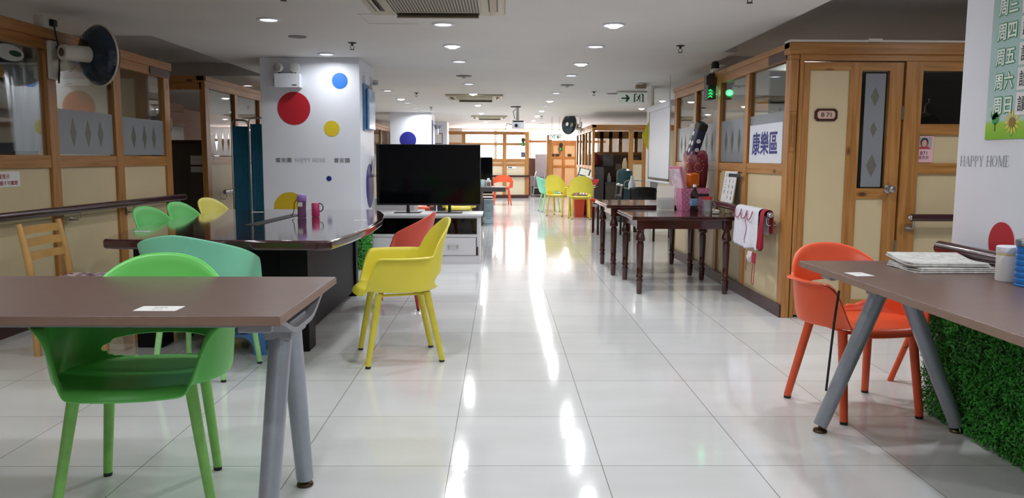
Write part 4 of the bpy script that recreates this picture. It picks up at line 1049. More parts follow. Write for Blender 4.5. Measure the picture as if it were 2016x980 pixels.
# ================================================================== WALL FAN
def wall_fan(label, base, out, aim, R_=.218, col='#1d3348'):
    t = thing('wall_fan', label, 'fan', base)
    o = Vector(out).normalized(); aim = Vector(aim).normalized(); side = Z_.cross(o)
    b = MB(); M4 = Matrix((( side.x, o.x, 0, 0), (side.y, o.y, 0, 0), (0, 0, 1, 0), (0, 0, 0, 1)))
    b.box(-.055, .055, 0, .035, -.14, .14, M4); b.build('wall_plate', M_offwhite, t, bevel=.01)
    hub = o*.19 + Z_*.05
    b = MB(); b.tube([o*.03+Z_*(-.03), o*.09+Z_*(-.03), o*.14+Z_*(-.015)], [.05, .045, .04], 14); b.build('arm', M_offwhite, t, smooth=True)
    b = MB(); b.cyl(hub-aim*.11, hub+aim*.09, .055, .06, 22); b.build('motor', M_offwhite, t, smooth=True, bevel=0)
    MB().cyl(hub-aim*.115, hub-aim*.108, .03, .03, 16).build('motor_knob', pm('fan_brown', '#6a5a50', .5), t, smooth=True)
    f0 = hub+aim*.09; a = Z_ if abs(aim.z) < .9 else X_; u = aim.cross(a).normalized(); v = aim.cross(u)
    def ring(r, h, tk=.0035): 
        return [f0+aim*h+(u*math.cos(2*PI*i/40)+v*math.sin(2*PI*i/40))*r for i in range(41)]
    # back guard: smooth tinted bowl and wires
    b = MB(); pr_ = [(.05, 0), (.12, .012), (.18, .03), (R_*.94, .055), (R_, .085)]
    b.rings([[f0+aim*h+(u*math.cos(2*PI*i/40)+v*math.sin(2*PI*i/40))*r for i in range(40)] for r, h in pr_], cap0=False, cap1=False)
    bo_ = b.build('back_guard', pm('fan_tint_'+col[1:], col, .12, spec=.6), t, smooth='all')
    b = MB()
    for i in range(24):
        a_ = 2*PI*i/24; b.tube([f0+aim*(h+.001-.003)+(u*math.cos(a_)+v*math.sin(a_))*r for r, h in pr_], .0009, 4)
    b.build('guard_wires', M_dark, t)
    b = MB(); b.tube(ring(R_+.004, .088), .008, 8); b.build('guard_rim', M_offwhite, t, smooth=True)
    b = MB()
    for i in range(60):
        a_ = 2*PI*i/60; b.tube([f0+aim*h+(u*math.cos(a_)+v*math.sin(a_))*r for r, h in ((.05, .16), (.15, .15), (R_*.95, .115), (R_, .088))], .0015, 4)
    for r, h in ((.1, .156), (.16, .147)): b.tube(ring(r, h), .002, 4)
    b.build('front_guard', M_dark, t)
    MB().cyl(f0+aim*.155, f0+aim*.165, .05, .045, 20).build('badge', M_offwhite, t, smooth=True)
    for k in range(3):
        b = MB(); base_a = 2*PI*k/3; g = []
        for i in range(7):
            r = .04+.155*i/6; row = []
            for j in range(7):
                a_ = base_a + (-.45+.9*j/6)*(.7+.3*i/6); row.append(f0+aim*(.10+.018*(j-3)/3)+(u*math.cos(a_)+v*math.sin(a_))*r)
            g.append(row)
        vv = [[b.bm.verts.new(p) for p in r] for r in g]
        for a_, c_ in zip(vv, vv[1:]):
            for i in range(6): b.face([a_[i], a_[i+1], c_[i+1], c_[i]])
        q = b.build('blade', pm('fan_blade_'+col[1:], '#33475c', .3) if k == 0 else bpy.data.materials['fan_blade_'+col[1:]], t, smooth='all'); q.modifiers.new('t', 'SOLIDIFY').thickness = .003
    b = MB(); b.tube([o*.05+Z_*.10-side*.0, o*.09+Z_*.0-side*.05, o*.08-Z_*.1-side*.04, o*.05-Z_*.16, o*.04-Z_*.08+side*.03, o*.06+Z_*.05+side*.02, o*.04+Z_*.24], .006, 6)
    b.build('cord', M_black, t, smooth=True)
    return t
wall_fan('white wall fan with dark blue guard on the left booth post', (-3.298, 5.96, 1.90), (1, 0, 0), (.50, .865, .03))
t = thing('socket_box', 'white socket box with a black plug above the wall fan', 'socket', (-3.33, 5.93, 2.12))
MB().box(-.03, .05, -.055, .055, 0.001, .09).build('box_body', M_offwhite, t, bevel=.006)
MB().box(.05, .085, .0, .06, .02, .07).build('plug', M_black, t, bevel=.01)
t = thing('wall_fan_far', 'x', 'fan'); bpy.data.objects.remove(t)
wall_fan('dark wall fan on the far right booth corner', (2.0, 19.9, 1.98), (-1, 0, 0), (-.75, -.66, .1), R_=.25, col='#3c4a48')
exec_tail = True

# ================================================================== CEILING LIGHTS AND FITTINGS
def ordinal(n): return ['first', 'second', 'third', 'fourth', 'fifth', 'sixth', 'seventh', 'eighth', 'ninth', 'tenth', 'eleventh', 'twelfth', 'thirteenth', 'fourteenth', 'fifteenth', 'sixteenth', 'seventeenth', 'eighteenth', 'nineteenth', 'twentieth'][n]
_dl = {}
def downlight(x, y, bright, label, group, power=None, lamp=True):
    t = thing('downlight', label, 'ceiling light', (x, y, CEIL), 0, group)
    if 'ring' not in _dl:
        a = MB().lathe([(.062, 0), (.088, 0), (.090, -.006), (.078, -.012), (.066, -.008), (.062, 0)], n=32, cap=False).build('trim_ring', M_white, t, smooth=True)
        d = MB().lathe([(.001, -.004), (.063, -.004), (.063, -.0005), (.001, -.0005)], n=32).build('diffuser', M_lampdim, t)
        q = MB().lathe([(.001, -.030), (.03, -.027), (.055, -.014), (.062, -.001), (.001, -.0005)], n=32).build('bulb', M_lamp, None, smooth=True)
        _dl.update(ring=a, dim=d, bulb=q)
        if bright:
            d.parent = None; q.parent = t
    else:
        c = _dl['ring'].copy(); COL.objects.link(c); c.parent = t
        src = _dl['bulb' if bright else 'dim']
        if src.parent is None: src.parent = t
        else:
            c = src.copy(); COL.objects.link(c); c.parent = t
    if lamp:
        li = bpy.data.lights.new('lamp', 'AREA'); li.shape = 'DISK'; li.size = .11; li.energy = (power or LIGHT_W)*(1.35 if bright else .8); li.color = (.965, .985, 1.0); li.spread = R(165)
        lo = bpy.data.objects.new('lamp', li); COL.objects.link(lo); lo.parent = t; lo.location = (0, 0, -.036 if bright else -.008)
    return t
rows = [
 ('left of the aisle', -.46, [(6.4, 0), (7.6, 1), (8.8, 0), (11.4, 0), (13.1, 1), (14.5, 0), (15.8, 1), (18.6, 1), (21.0, 1), (23.0, 1)]),
 ('right of the aisle', .88, [(6.37, 1), (7.58, 0), (8.94, 1), (10.18, 0), (12.9, 0), (14.6, 1), (16.0, 0), (17.6, 1), (19.6, 1), (22.0, 1)]),
 ('above the conference table', -1.78, [(6.24, 0), (8.25, 0), (12.6, 0), (14.3, 1), (15.3, 0), (16.8, 0), (18.2, 0)]),
 ('beyond the projection screen', 2.9, [(13.0, 0), (14.4, 1), (16.6, 1)]),
]
for nm, x, lst in rows:
    for i, (y, br) in enumerate(lst):
        downlight(x, y, br, '%s downlight, %s from the near end of the row %s' % ('bright' if br else 'dim', ordinal(i), nm), 'downlights ' + nm, power=LIGHT_W*(.6 if (x < -1.7 and y < 9) else 2.2 if y > 17 else 1))
downlight(-3.72, 11.86, 0, 'dim round downlight above the second left booth behind the blue screen', 'downlights over the left booths')
downlight(-4.6, 5.2, 0, 'dim unseen downlight inside the first left booth', 'downlights over the left booths', power=12)  # out of view; turned up to brighten the booth interior
downlight(-4.7, 7.2, 0, 'added unseen downlight inside the first left booth nearer its far end', 'downlights over the left booths', power=10)  # unseen second booth lamp, added for more light inside
# unseen downlights added above and behind the camera to light the near hall
near = [(-.46, -1.2), (-.46, 1.4), (-.46, 2.8), (-.46, 4.2), (.88, -1.2), (.88, 1.4), (.88, 2.8), (.88, 4.4), (-1.78, .6), (-1.78, 2.4), (-1.78, 4.3), (-2.75, 3.2), (-2.75, 1.2), (1.8, 1.6), (1.95, 4.5)]
for i, (x, y) in enumerate(near):
    downlight(x, y, i % 2, 'added unseen downlight nearer to the camera than the beige air conditioner', 'added downlights nearer than the air conditioner', power=LIGHT_W*(1.45 if x > 1.5 else .58))
for x, y, lb in ((3.6, 4.6, 'added unseen downlight in the passage between the right column and the B71 door'), (3.7, 1.6, 'added unseen downlight behind the right column'), (3.6, 9.3, 'round downlight inside the right booth')):  # unseen passage and column lamps added to lift the dark upper ceiling
    downlight(x, y, 0, lb, 'downlights of the right side rooms', power=LIGHT_W*1.6).location.z = CEIL+.16
bpy.data.objects['ceiling']['kind'] = 'structure'
t = downlight(2.0, 24.9, 0, 'added downlight in front of the orange-lit doors at the far end', 'added downlights at the far doors', power=30)  # added to brighten the doors at the far end
downlight(1.2, 23.9, 0, 'added downlight before the alcove at the far end', 'added downlights at the far doors', power=18)  # added as well, to light the alcove beside the doors
# sprinklers
def sprinkler(x, y, lb):
    t = thing('sprinkler', lb, 'sprinkler', (x, y, CEIL), 0, 'ceiling sprinklers')
    MB().lathe([(.001, 0), (.04, 0), (.042, -.004), (.02, -.012), (.001, -.012)], n=20).build('escutcheon', M_dark, t, smooth=True)
    b = MB(); b.cyl((0, 0, -.01), (0, 0, -.03), .011, .009, 12)
    for s in (-1, 1): b.tube([(s*.008, 0, -.03), (s*.018, 0, -.04), (s*.012, 0, -.058), (0, 0, -.062)], .003, 6)
    b.lathe([(.001, -.062), (.02, -.062), (.02, -.066), (.001, -.066)], n=14); b.build('head', M_dark, t)
    return t
sprinkler(-1.37, 7.45, 'black sprinkler head near the dotted column')
sprinkler(1.66, 7.5, 'black sprinkler head above the right booth side')
sprinkler(-1.37, 13.0, 'black sprinkler head left of the air-conditioner grille far down the hall')
sprinkler(-1.45, 16.6, 'black sprinkler head by the middle column')
sprinkler(-1.38, 5.18, 'black sprinkler head at the top edge, left of the air conditioner')
sprinkler(1.57, 5.14, 'black sprinkler head at the top edge above the right booth')
sprinkler(1.45, 12.6, 'black sprinkler head between the exit sign and the aisle lights')
sprinkler(1.0, 19.9, 'black sprinkler head near the far exit sign')
def speaker(x, y, lb):
    t = thing('ceiling_speaker', lb, 'ceiling speaker', (x, y, CEIL), 0, 'round grey ceiling discs')
    MB().lathe([(.001, -.012), (.05, -.014), (.095, -.008), (.10, 0), (.001, 0)], n=30).build('grille', pm('speaker_grey', '#6e6c6a', .6) if 'speaker_grey' not in bpy.data.materials else bpy.data.materials['speaker_grey'], t, smooth=True)
    MB().lathe([(.001, -.04), (.018, -.036), (.02, -.012), (.001, -.012)], n=16).build('sensor_dome', M_offwhite, t, smooth=True)
speaker(-.48, 10.32, 'grey round ceiling disc in the left aisle row'); speaker(.94, 11.49, 'grey round ceiling disc in the right aisle row')
t = thing('ceiling_speaker', 'dark flat round plate on the ceiling left of the aisle', 'ceiling speaker', (-1.78, 7.1, CEIL)); MB().lathe([(.001, -.006), (.075, -.006), (.08, 0), (.001, 0)], n=28).build('grille', bpy.data.materials['speaker_grey'], t)
t = thing('ceiling_speaker', 'flat grey round plate near the exit sign', 'ceiling speaker', (1.8, 12.95, CEIL)); MB().lathe([(.001, -.006), (.10, -.006), (.105, 0), (.001, 0)], n=28).build('grille', bpy.data.materials['speaker_grey'], t)
# air conditioners
M_ac = pm('ac_plastic', '#b9b19a', .45); M_acdark = pm('ac_dark', '#4a463c', .5)
def cassette(lb, x, y, s=1.0):
    t = thing('air_conditioner', lb, 'air conditioner', (x, y, CEIL))
    a = .475*s
    b = MB(); b.prism([(-a, -a), (a, -a), (a, a), (-a, a)], -.035, 0); b.build('casing', M_ac, t, bevel=.02, seg=3)
    g = .31*s
    b = MB(); b.box(-g, g, -g, g, -.042, -.034); b.build('grille_panel', M_ac, t, bevel=.006)
    b = MB()
    for i in range(30):
        xx = -g+.02+(2*g-.04)*i/29; b.box(xx-.005, xx+.005, -g+.02, g-.02, -.0435, -.041)
    b.build('grille_slots', M_acdark, t)
    for k in range(4):
        b = MB(); M4 = Matrix.Rotation(PI/2*k, 4, 'Z')
        b.box(-g*.95, g*.95, a-.115*s, a-.05*s, -.0375, -.0345, M4); o = b.build('outlet', M_acdark, t)
        b = MB(); b.box(-g*.93, g*.93, -.026*s, .026*s, -.004, .004, M4 @ Matrix.Translation((0, a-.082*s, -.052)) @ Matrix.Rotation(R(38), 4, 'X')); b.build('flap', M_ac, o, bevel=.002)
    return t
cassette('large beige ceiling air conditioner cut by the top edge', -.45, 5.37)
cassette('beige ceiling air conditioner grille far down the hall', -.45, 13.72)
cassette('ceiling air conditioner at the far end of the hall', -.3, 20.2, .95)
t = thing('access_panel', 'flat square access panel in the ceiling beside the near air conditioner', 'ceiling panel', (-.85, 6.19, CEIL))
b = MB()
for q in ((-.2, .2, -.21, -.195), (-.2, .2, .195, .21), (-.21, -.195, -.21, .21), (.195, .21, -.21, .21)): b.box(q[0], q[1], q[2], q[3], -.004, 0)
b.build('frame', M_ceil, t); MB().box(-.19, .19, -.19, .19, -.002, 0).build('door', M_ceil, t)
# smoke detector box
t = thing('motion_sensor', 'beige detector box on the ceiling above the exit sign', 'sensor', (1.94, 11.2, CEIL))
MB().box(-.07, .07, -.05, .05, -.075, -.02).build('sensor_body', pm('sensor_beige', '#8f8067', .5), t, bevel=.008); MB().cyl((.05, 0, -.03), (.1, 0, 0), .035, .045, 16).build('mount', M_offwhite, t, smooth=True)
# exit signs
def exit_sign(lb, x, y, w, z, flip=1):
    h = w*.38
    t = thing('exit_sign', lb, 'exit sign', (x, y, z))
    MB().box(-w/2, w/2, -.015, .015, -h, 0).build('housing', bpy.data.materials.get('sign_lit') or pm('sign_lit', '#c8d0c8', .4, emit=.25), t, bevel=.004)
    MB().box(-w*.55, w*.55, -.03, .03, 0, .02).build('canopy', M_offwhite, t)
    if z+.02 < CEIL-.005: MB().cyl((-w*.3, 0, .02), (-w*.3, 0, CEIL-z), .006).cyl((w*.3, 0, .02), (w*.3, 0, CEIL-z), .006).build('hanger', M_steel, t)
    gd = bpy.data.materials.get('exit_green') or pm('exit_green', '#0b4a30', .4)
    b = MB(); cx = -flip*w*.22
    f_ = lambda px, pz: (cx+flip*px*w, -h/2+pz*w)
    b.prism([f_(*p) for p in ((-.15, -.025), (.03, -.025), (-.02, -.12), (.05, -.12), (.15, 0), (.05, .12), (-.02, .12), (.03, .025), (-.15, .025))], -.0165, -.0152, 1)
    b.build('arrow', gd, t)
    b = MB(); cx = flip*w*.24
    def bar(x0, z0, x1, z1, th=.032):
        a = Vector((x0, z0)); e = Vector((x1, z1)); d = (e-a).normalized(); n2 = Vector((-d.y, d.x))*th/2
        b.prism([f2(*(a-n2)), f2(*(e-n2)), f2(*(e+n2)), f2(*(a+n2))], -.0165, -.0152, 1)
    f2 = lambda px, pz: (cx+px*w, -h/2+pz*w)
    for x in (-.15, .15): bar(x, -.14, x, .14, .045)
    bar(-.15, .14, -.07, .14); bar(.07, .14, .15, .14)
    b.prism([f2(.03+.03*math.cos(i*PI/6), .10+.03*math.sin(i*PI/6)) for i in range(12)], -.0165, -.0152, 1)
    bar(.02, .07, -.01, -.01, .05); bar(.02, .06, .08, .02, .025); bar(.02, .06, -.07, .04, .025); bar(-.01, -.01, .05, -.05, .03); bar(.05, -.05, .04, -.12, .028); bar(-.01, -.01, -.05, -.07, .03); bar(-.05, -.07, -.10, -.08, .028)
    b.build('running_figure', gd, t)
exit_sign('green and white hanging exit sign with a right arrow', 2.03, 12.5, .44, 2.225)
exit_sign('small exit sign with a left arrow at the far end', 1.36, 20.0, .32, 1.80, -1)
# projector
t = thing('projector', 'white projector hanging from the ceiling on a pole', 'projector', (.33, 16.3, CEIL))
MB().cyl((0, 0, 0), (0, 0, -.28), .03).build('pole', M_steel, t, smooth=True); MB().box(-.14, .06, -.06, .06, -.02, 0).build('ceiling_plate', M_dark, t)
MB().box(-.1, .12, -.09, .12, -.31, -.285).build('mount', M_dark, t)
MB().box(-.12, .14, -.12, .15, -.44, -.315).build('projector_body', M_white, t, bevel=.012)
MB().cyl((-.03, -.12, -.385), (-.03, -.15, -.385), .035, .032, 18).build('lens', M_dark, t, smooth=True)
MB().tube([(-.02, .03, -.03), (-.09, 0, -.1), (-.06, 0, -.25)], .007).tube([(-.12, 0, -.36), (-.22, 0, -.34), (-.25, 0, -.46)], .007).build('cable', M_dark, t, smooth=True)
# emergency light on the column
t = thing('emergency_light', 'white twin-spot emergency light box high on the dotted column', 'emergency light', (-2.24, 8.5, 1.93))
MB().box(-.135, .135, -.05, .05, 0, .145).build('battery_box', M_white, t, bevel=.006)
MB().box(.05, .10, -.0515, -.05, .02, .03).build('badge', M_ink, t)
for x, yaw in ((-.09, -.35), (.08, .25)):
    b = MB(); M4 = Matrix.Translation((x, -.02, .205)) @ Matrix.Rotation(yaw, 4, 'Z') @ Matrix.Rotation(R(90), 4, 'X')
    b.lathe([(.001, -.05), (.025, -.05), (.042, -.02), (.05, .02), (.05, .03), (.044, .032)], n=24, M=M4, cap=False); h = b.build('lamp_head', M_offwhite, t, smooth=True)
    MB().lathe([(.001, .036), (.03, .034), (.046, .028)], n=24, M=M4, cap=False).build('lens', pm('lens_clear', '#c9ccd2', .1, metal=.5), h, smooth=True)
    MB().cyl((x, 0, .145), (x, -.01, .17), .01).build('stem', M_dark, t)
MB().box(-.22, -.16, .02, .05, .02, .1).build('junction', M_white, t)
# blue document holder on the column side, and leaning board under it
t = thing('noticeboard', 'blue-edged noticeboard with plastic pocket on the side of the dotted column', 'noticeboard', (-1.5, 8.95, 1.50))
MB().box(.001, .02, -.25, .3, 0, .50).build('board', pm('board_blue', '#3f6f9a', .4, noise=.15), t); MB().box(.02, .055, -.15, .28, .01, .46).build('plastic_pocket', pm('pocket_blue', '#6f93b8', .15, noise=.2, nscale=14), t, bevel=.02)
MB().tube([(.03, 0, .46), (.05, .02, .50), (.05, .05, .52)], .012).build('hook', M_steel, t, smooth=True); MB().box(.001, .03, -.2, -.08, .50, .585).build('switch_box', M_white, t)
t = thing('wall_device', 'small white and steel device beside the blue noticeboard top', 'device', (-1.48, 9.30, 2.06)); MB().cyl((-.02, 0, 0), (.06, 0, .0), .035, .03, 18).build('device_body', M_steel, t, smooth=True); MB().box(-.019, .0, -.05, .05, -.06, .06).build('mount', M_white, t)
t = thing('leaflet', 'white leaflet leaning out above the purple-blue side sticker', 'leaflet', (-1.497, 9.28, 1.0)); MB().box(0, .004, -.1, .1, 0, .25, Matrix.Rotation(R(9), 4, 'Y')).build('leaflet_sheet', M_paper, t); MB().box(0, .03, -.11, .11, -.02, .01).build('ledge', M_steel, t)
# green-light sensor boxes
def led_box(lb, c, arrow=True):
    t = thing('signal_box', lb, 'signal box', c)
    MB().box(-.04, .04, -.09, .09, -.14, .11).build('signal_box_body', M_black, t, bevel=.006)
    MB().box(-.06, .06, -.0925, -.09, .0, .09).build('dark_window', pm('led_window', '#3a1c24', .3) if 'led_window' not in bpy.data.materials else bpy.data.materials['led_window'], t)
    b = MB()
    for k in range(3):
        z = -.125+.03*k; b.prism([(-.036, z), (-.018, z+.014), (0, z), (0, z+.009), (-.018, z+.023), (-.036, z+.009)], -.0935, -.0915, 1)
    b.build('green_chevrons', M_green_led, t)
    li = bpy.data.lights.new('led', 'POINT'); li.energy = .25; li.color = (.1, 1, .3); li.shadow_soft_size = .03
    lo = bpy.data.objects.new('led', li); COL.objects.link(lo); lo.parent = t; lo.location = (0, -.13, -.08)
    return t
t = led_box('black signal box with green lights on the right booth top rail', (2.09, 8.05, 1.935))
t = thing('camera_dome', 'black security camera on top of the green signal box', 'camera', (2.13, 8.02, 2.062)); MB().lathe([(.001, .115), (.03, .105), (.04, .08), (.04, .03), (.001, .03)], n=20).build('camera_body', M_black, t, smooth=True); MB().box(-.035, .035, -.05, .05, 0, .035).build('bracket', M_offwhite, t)
led_box('black signal box with green light high on the far timber wall', (.66, 24.20, 1.72)); led_box('black signal box with green light before the orange-lit doors', (1.93, 25.9, 1.60))
# projection screen
t = thing('projection_screen', 'white pull-down projection screen hanging from the ceiling by the right booth', 'screen', (2.12, 10.0, 0))
MB().box(-.035, .035, -.05, 1.50, 1.86, 1.94).build('roller_case', M_white, t, bevel=.012, seg=3)
MB().box(-.004, .0, .0, 1.45, .92, 1.87).build('canvas', M_white, t)
b = MB(); b.box(-.0055, -.0035, .0, .045, .92, 1.86); b.box(-.0055, -.0035, .0, 1.45, .92, .95); b.box(-.0055, -.0035, 1.405, 1.45, .92, 1.86); b.build('black_border', M_black, t)
MB().cyl((-.002, -.03, .90), (-.002, 1.48, .90), .016, n=12).build('bottom_bar', M_white, t, smooth=True)
MB().tube([(0, .1, 1.94), (0, .1, CEIL)], .004).tube([(0, 1.35, 1.94), (0, 1.35, CEIL)], .004).build('hanger_wire', M_steel, t)
o = MB().prism([(-.09, 0), (.0, -.22), (.09, .05), (.03, .25)], -.004, .004, 1).build('pennant', pm('pennant_yellow', '#d6d32a', .5), loc=(2.16, 11.75, 1.55)); tag(o, 'yellow paper pennant behind the projection screen', 'pennant')
MB().box(2.17, 2.2, 11.55, 11.95, 0, CEIL).build('trim_3', M_offwhite, kind='structure')

# ================================================================== BLUE FOLDING SCREEN
t = thing('folding_screen', 'blue curtain folding screen on a chrome tube frame before the second left booth', 'screen', (0, 0, 0))
pts = [(-3.10, 9.25), (-2.96, 9.42), (-2.42, 9.36)]
for (a, b_), (z1,) in zip(zip(pts, pts[1:]), ((1.63,), (1.66,))):
    A, B = Vector((a[0], a[1], 0)), Vector((b_[0], b_[1], 0)); d = B-A; nrm = Vector((-d.y, d.x, 0)).normalized()
    fr = MB(); r_ = .05; dd = d.normalized()
    fr.tube([A+Z_*.05, A+Z_*(z1-.06), A+dd*.02+Z_*(z1-.015), A+dd*.06+Z_*z1, B-dd*.06+Z_*z1, B-dd*.02+Z_*(z1-.015), B+Z_*(z1-.06), B+Z_*.05], .012, 8); fr.tube([A+Z_*.25, B+Z_*.25], .009, 8)
    fo = fr.build('frame', M_steel, t, smooth=True)
    cl = MB(); n = 40; rows_ = []
    for z in (.27, .7, 1.1, z1-.07):
        rows_.append([A+d*(.03+.94*i/n)+nrm*.012*math.sin(i*1.9+z*.4)+Z_*z for i in range(n+1)])
    vv = [[cl.bm.verts.new(p) for p in r] for r in rows_]
    for r0, r1 in zip(vv, vv[1:]):
        for i in range(n): cl.face([r0[i], r0[i+1], r1[i+1], r1[i]])
    q = cl.build('curtain', M_bluecloth, t, smooth='all'); q.modifiers.new('t', 'SOLIDIFY').thickness = .003
for x, y in pts: MB().sphere((x, y, .025), .025, 12).build('castor', M_black, t, smooth=True)

# ================================================================== THINGS INSIDE THE LEFT BOOTHS
t = thing('hanging_blind', 'white hanging cloth inside the first left booth', 'curtain', (-4.2, 7.15, 0))
b = MB(); rows_ = []
for z, w_ in ((1.25, .13), (1.6, .15), (2.0, .17)): rows_.append([(-w_+2*w_*i/12, .01*math.sin(i*1.7), z) for i in range(13)])
vv = [[b.bm.verts.new(p) for p in r] for r in rows_]
for r0, r1 in zip(vv, vv[1:]):
    for i in range(12): b.face([r0[i], r0[i+1], r1[i+1], r1[i]])
q = b.build('blind_cloth', M_white, t, smooth='all'); q.modifiers.new('t', 'SOLIDIFY').thickness = .004
MB().cyl((-.25, 0, 2.01), (.25, 0, 2.01), .01).cyl((0, 0, 2.01), (0, 0, CEIL), .006).build('curtain_rod', M_steel, t, smooth=True)
t = thing('shop_badge', 'white oval sign on the glass at the left edge of the booth', 'sign', (-3.337, 5.53, 1.90)); MB().prism([(.16*math.cos(i*PI/16), .055*math.sin(i*PI/16)) for i in range(32)], .002, .006, 0).build('oval_board', M_paper, t); MB().prism([(.06+.07*math.cos(i*PI/16), .02*math.sin(i*PI/16)) for i in range(32)], .006, .0075, 0).build('green_print', pm('print_green', '#1d4a2c', .5), t)
t = thing('cupboard', 'pale blue-grey cupboard inside the first left booth', 'cupboard', (-4.7, 6.35, 0)); MB().box(-.3, .3, -.35, .35, 0, 1.62).build('body', pm('cupboard_blue', '#9fb2bd', .4), t, bevel=.006)
for s in (-1, 1): d = MB().box(.301, .32, min(s*.01, s*.34), max(s*.01, s*.34), .05, 1.58).build('door', bpy.data.materials['cupboard_blue'], t, bevel=.003); MB().box(.32, .335, s*.05-.008, s*.05+.008, .8, .95).build('handle', M_steel, d)
t = thing('work_counter', 'dark counter in the alley between the left booths', 'counter', (-4.3, 10.2, 0)); MB().box(-.75, .75, -.3, .3, 1.36, 1.41).build('counter_top', M_maroon, t); MB().box(-.73, .73, -.27, .28, 0, 1.36).build('front', pm('counter_grey', '#5e564f', .6), t)
t = thing('storage_box', 'white carton with dark stripe on the alley floor stack', 'box', (-3.62, 9.75, 0)); MB().box(-.13, .13, -.12, .12, .0, 1.25).build('cabinet_body', bpy.data.materials['counter_grey'], t); 
MB().box(-.11, .11, -.128, -.121, 1.02, 1.22).build('white_front', M_paper, t); MB().box(-.11, .11, -.130, -.128, 1.09, 1.11).build('stripe', M_maroon, t)
t = thing('hanging_coat', 'grey coat hanging over the counter in the alley', 'coat', (-4.3, 10.0, 1.41)); 
b = MB(); b.rings([[(math.cos(2*PI*i/20)*w_*(1+.12*math.sin(3*2*PI*i/20)), math.sin(2*PI*i/20)*.06, z) for i in range(20)] for z, w_ in ((0.0, .17), (.15, .16), (.3, .15), (.36, .06))]); b.build('coat_body', pm('coat_grey', '#5d5258', .8, noise=.15), t, smooth=True); MB().tube([(.17, 0, .0), (.21, 0, .2), (.19, 0, .36), (.12, 0, .42)], .01).build('hook_rail', M_steel, t, smooth=True)
# dark room items seen through the window by the B71 door
t = thing('hanging_clothes', 'black clothes hanging behind the dark window beside the B71 door', 'clothes', (3.45, 6.5, 1.25)); 
b = MB(); b.rings([[(math.cos(2*PI*i/24)*w_, math.sin(2*PI*i/24)*.12*(1+.2*math.sin(5*2*PI*i/24)), z) for i in range(24)] for z, w_ in ((-.5, .26), (.0, .27), (.2, .24), (.28, .12), (.31, .03))]); b.build('coat_body', M_black, t, smooth=True); MB().tube([(-.13, 0, .27), (0, 0, .34), (.13, 0, .27)], .005).tube([(0, 0, .34), (.0, 0, .40), (.03, 0, .42), (.03, 0, .45)], .004).build('hanger', M_steel, t, smooth=True)
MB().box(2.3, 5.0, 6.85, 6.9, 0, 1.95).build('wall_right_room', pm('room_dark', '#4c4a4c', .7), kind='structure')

# ================================================================== DINING AREA BEHIND THE DARK TABLES
M_blackgloss = pm('black_gloss', '#121114', .2, noise=.05)
t = thing('dining_table', 'black dining table with bottles beyond the turned-leg tables', 'table', (2.78, 12.7, 0))
MB().prism([(-.65, -.45), (.65, -.45), (.65, .45), (-.65, .45)], .69, .72).build('tabletop', M_blackgloss, t, bevel=.01)
for sx in (-1, 1):
    for sy in (-1, 1): MB().box(sx*.56-.03, sx*.56+.03, sy*.37-.03, sy*.37+.03, 0, .69).build('leg', M_blackgloss, t)
def black_chair(lb, loc, rz):
    t = thing('dining_chair', lb, 'chair', loc, rz)
    MB().box(-.2, .2, -.2, .2, .43, .47).build('seat', M_blackgloss, t, bevel=.015)
    b = MB(); g = []
    for z in (.56, .66, .76, .80): g.append([(-.2+.4*i/10, .2+.03*math.sin(PI*i/10)+(z-.56)*.12, z - (.02*((i-5)/5)**2 if z > .78 else 0)) for i in range(11)])
    vv = [[b.bm.verts.new(p) for p in r] for r in g]
    for a_, c_ in zip(vv, vv[1:]):
        for i in range(10): b.face([a_[i], a_[i+1], c_[i+1], c_[i]])
    q = b.build('backrest', M_blackgloss, t, smooth='all'); q.modifiers.new('t', 'SOLIDIFY').thickness = .02
    for s in (-1, 1):
        MB().tube([(s*.18, .19, 0), (s*.18, .19, .45), (s*.185, .215, .6), (s*.185, .225, .74)], .018, 8).build('leg', M_blackgloss, t, smooth=True); MB().cyl((s*.18, -.18, 0), (s*.18, -.18, .43), .018).build('leg', M_blackgloss, t, smooth=True)
    return t
bc = black_chair('black dining chair with its back to the turned-leg tables', (2.06, 11.75, 0), R(180))
dup(bc, (1.70, 12.75, 0), R(-84), 'black dining chair in profile at the end of the black dining table, nearer one'); dup(bc, (1.74, 13.35, 0), R(-96), 'black dining chair in profile behind the other, further along the dining table')
dup(bc, (2.75, 11.9, 0), R(176), 'black dining chair below the projection screen')
t = thing('lotion_bottle', 'white pump bottle on the black dining table', 'bottle', (2.06, 12.5, .721)); MB().lathe([(.001, 0), (.05, 0), (.055, .01), (.055, .10), (.03, .15), (.02, .2), (.022, .22), (.001, .22)], n=22).build('bottle_body', M_white, t, smooth=True)
t = thing('tissue_tub', 'white container with a pink lid on the black dining table', 'tub', (2.36, 12.3, .721)); MB().box(-.06, .06, -.06, .06, 0, .12).build('tub_body', M_white, t, bevel=.01); MB().box(-.065, .065, -.065, .065, .12, .19).build('lid', pm('lid_pink', '#d99a98', .5), t, bevel=.01)
t = thing('tray', 'steel serving tray rack at the end of the black dining table', 'tray', (2.2, 13.0, .721)); MB().tube([(-.18, 0, 0), (-.18, 0, .1), (-.14, 0, .13), (.14, 0, .13), (.18, 0, .1), (.18, 0, 0)], .008).build('tray_handle', M_steel, t, smooth=True); MB().box(-.2, .2, -.12, .12, 0, .012).build('tray_body', M_steel, t, bevel=.004)
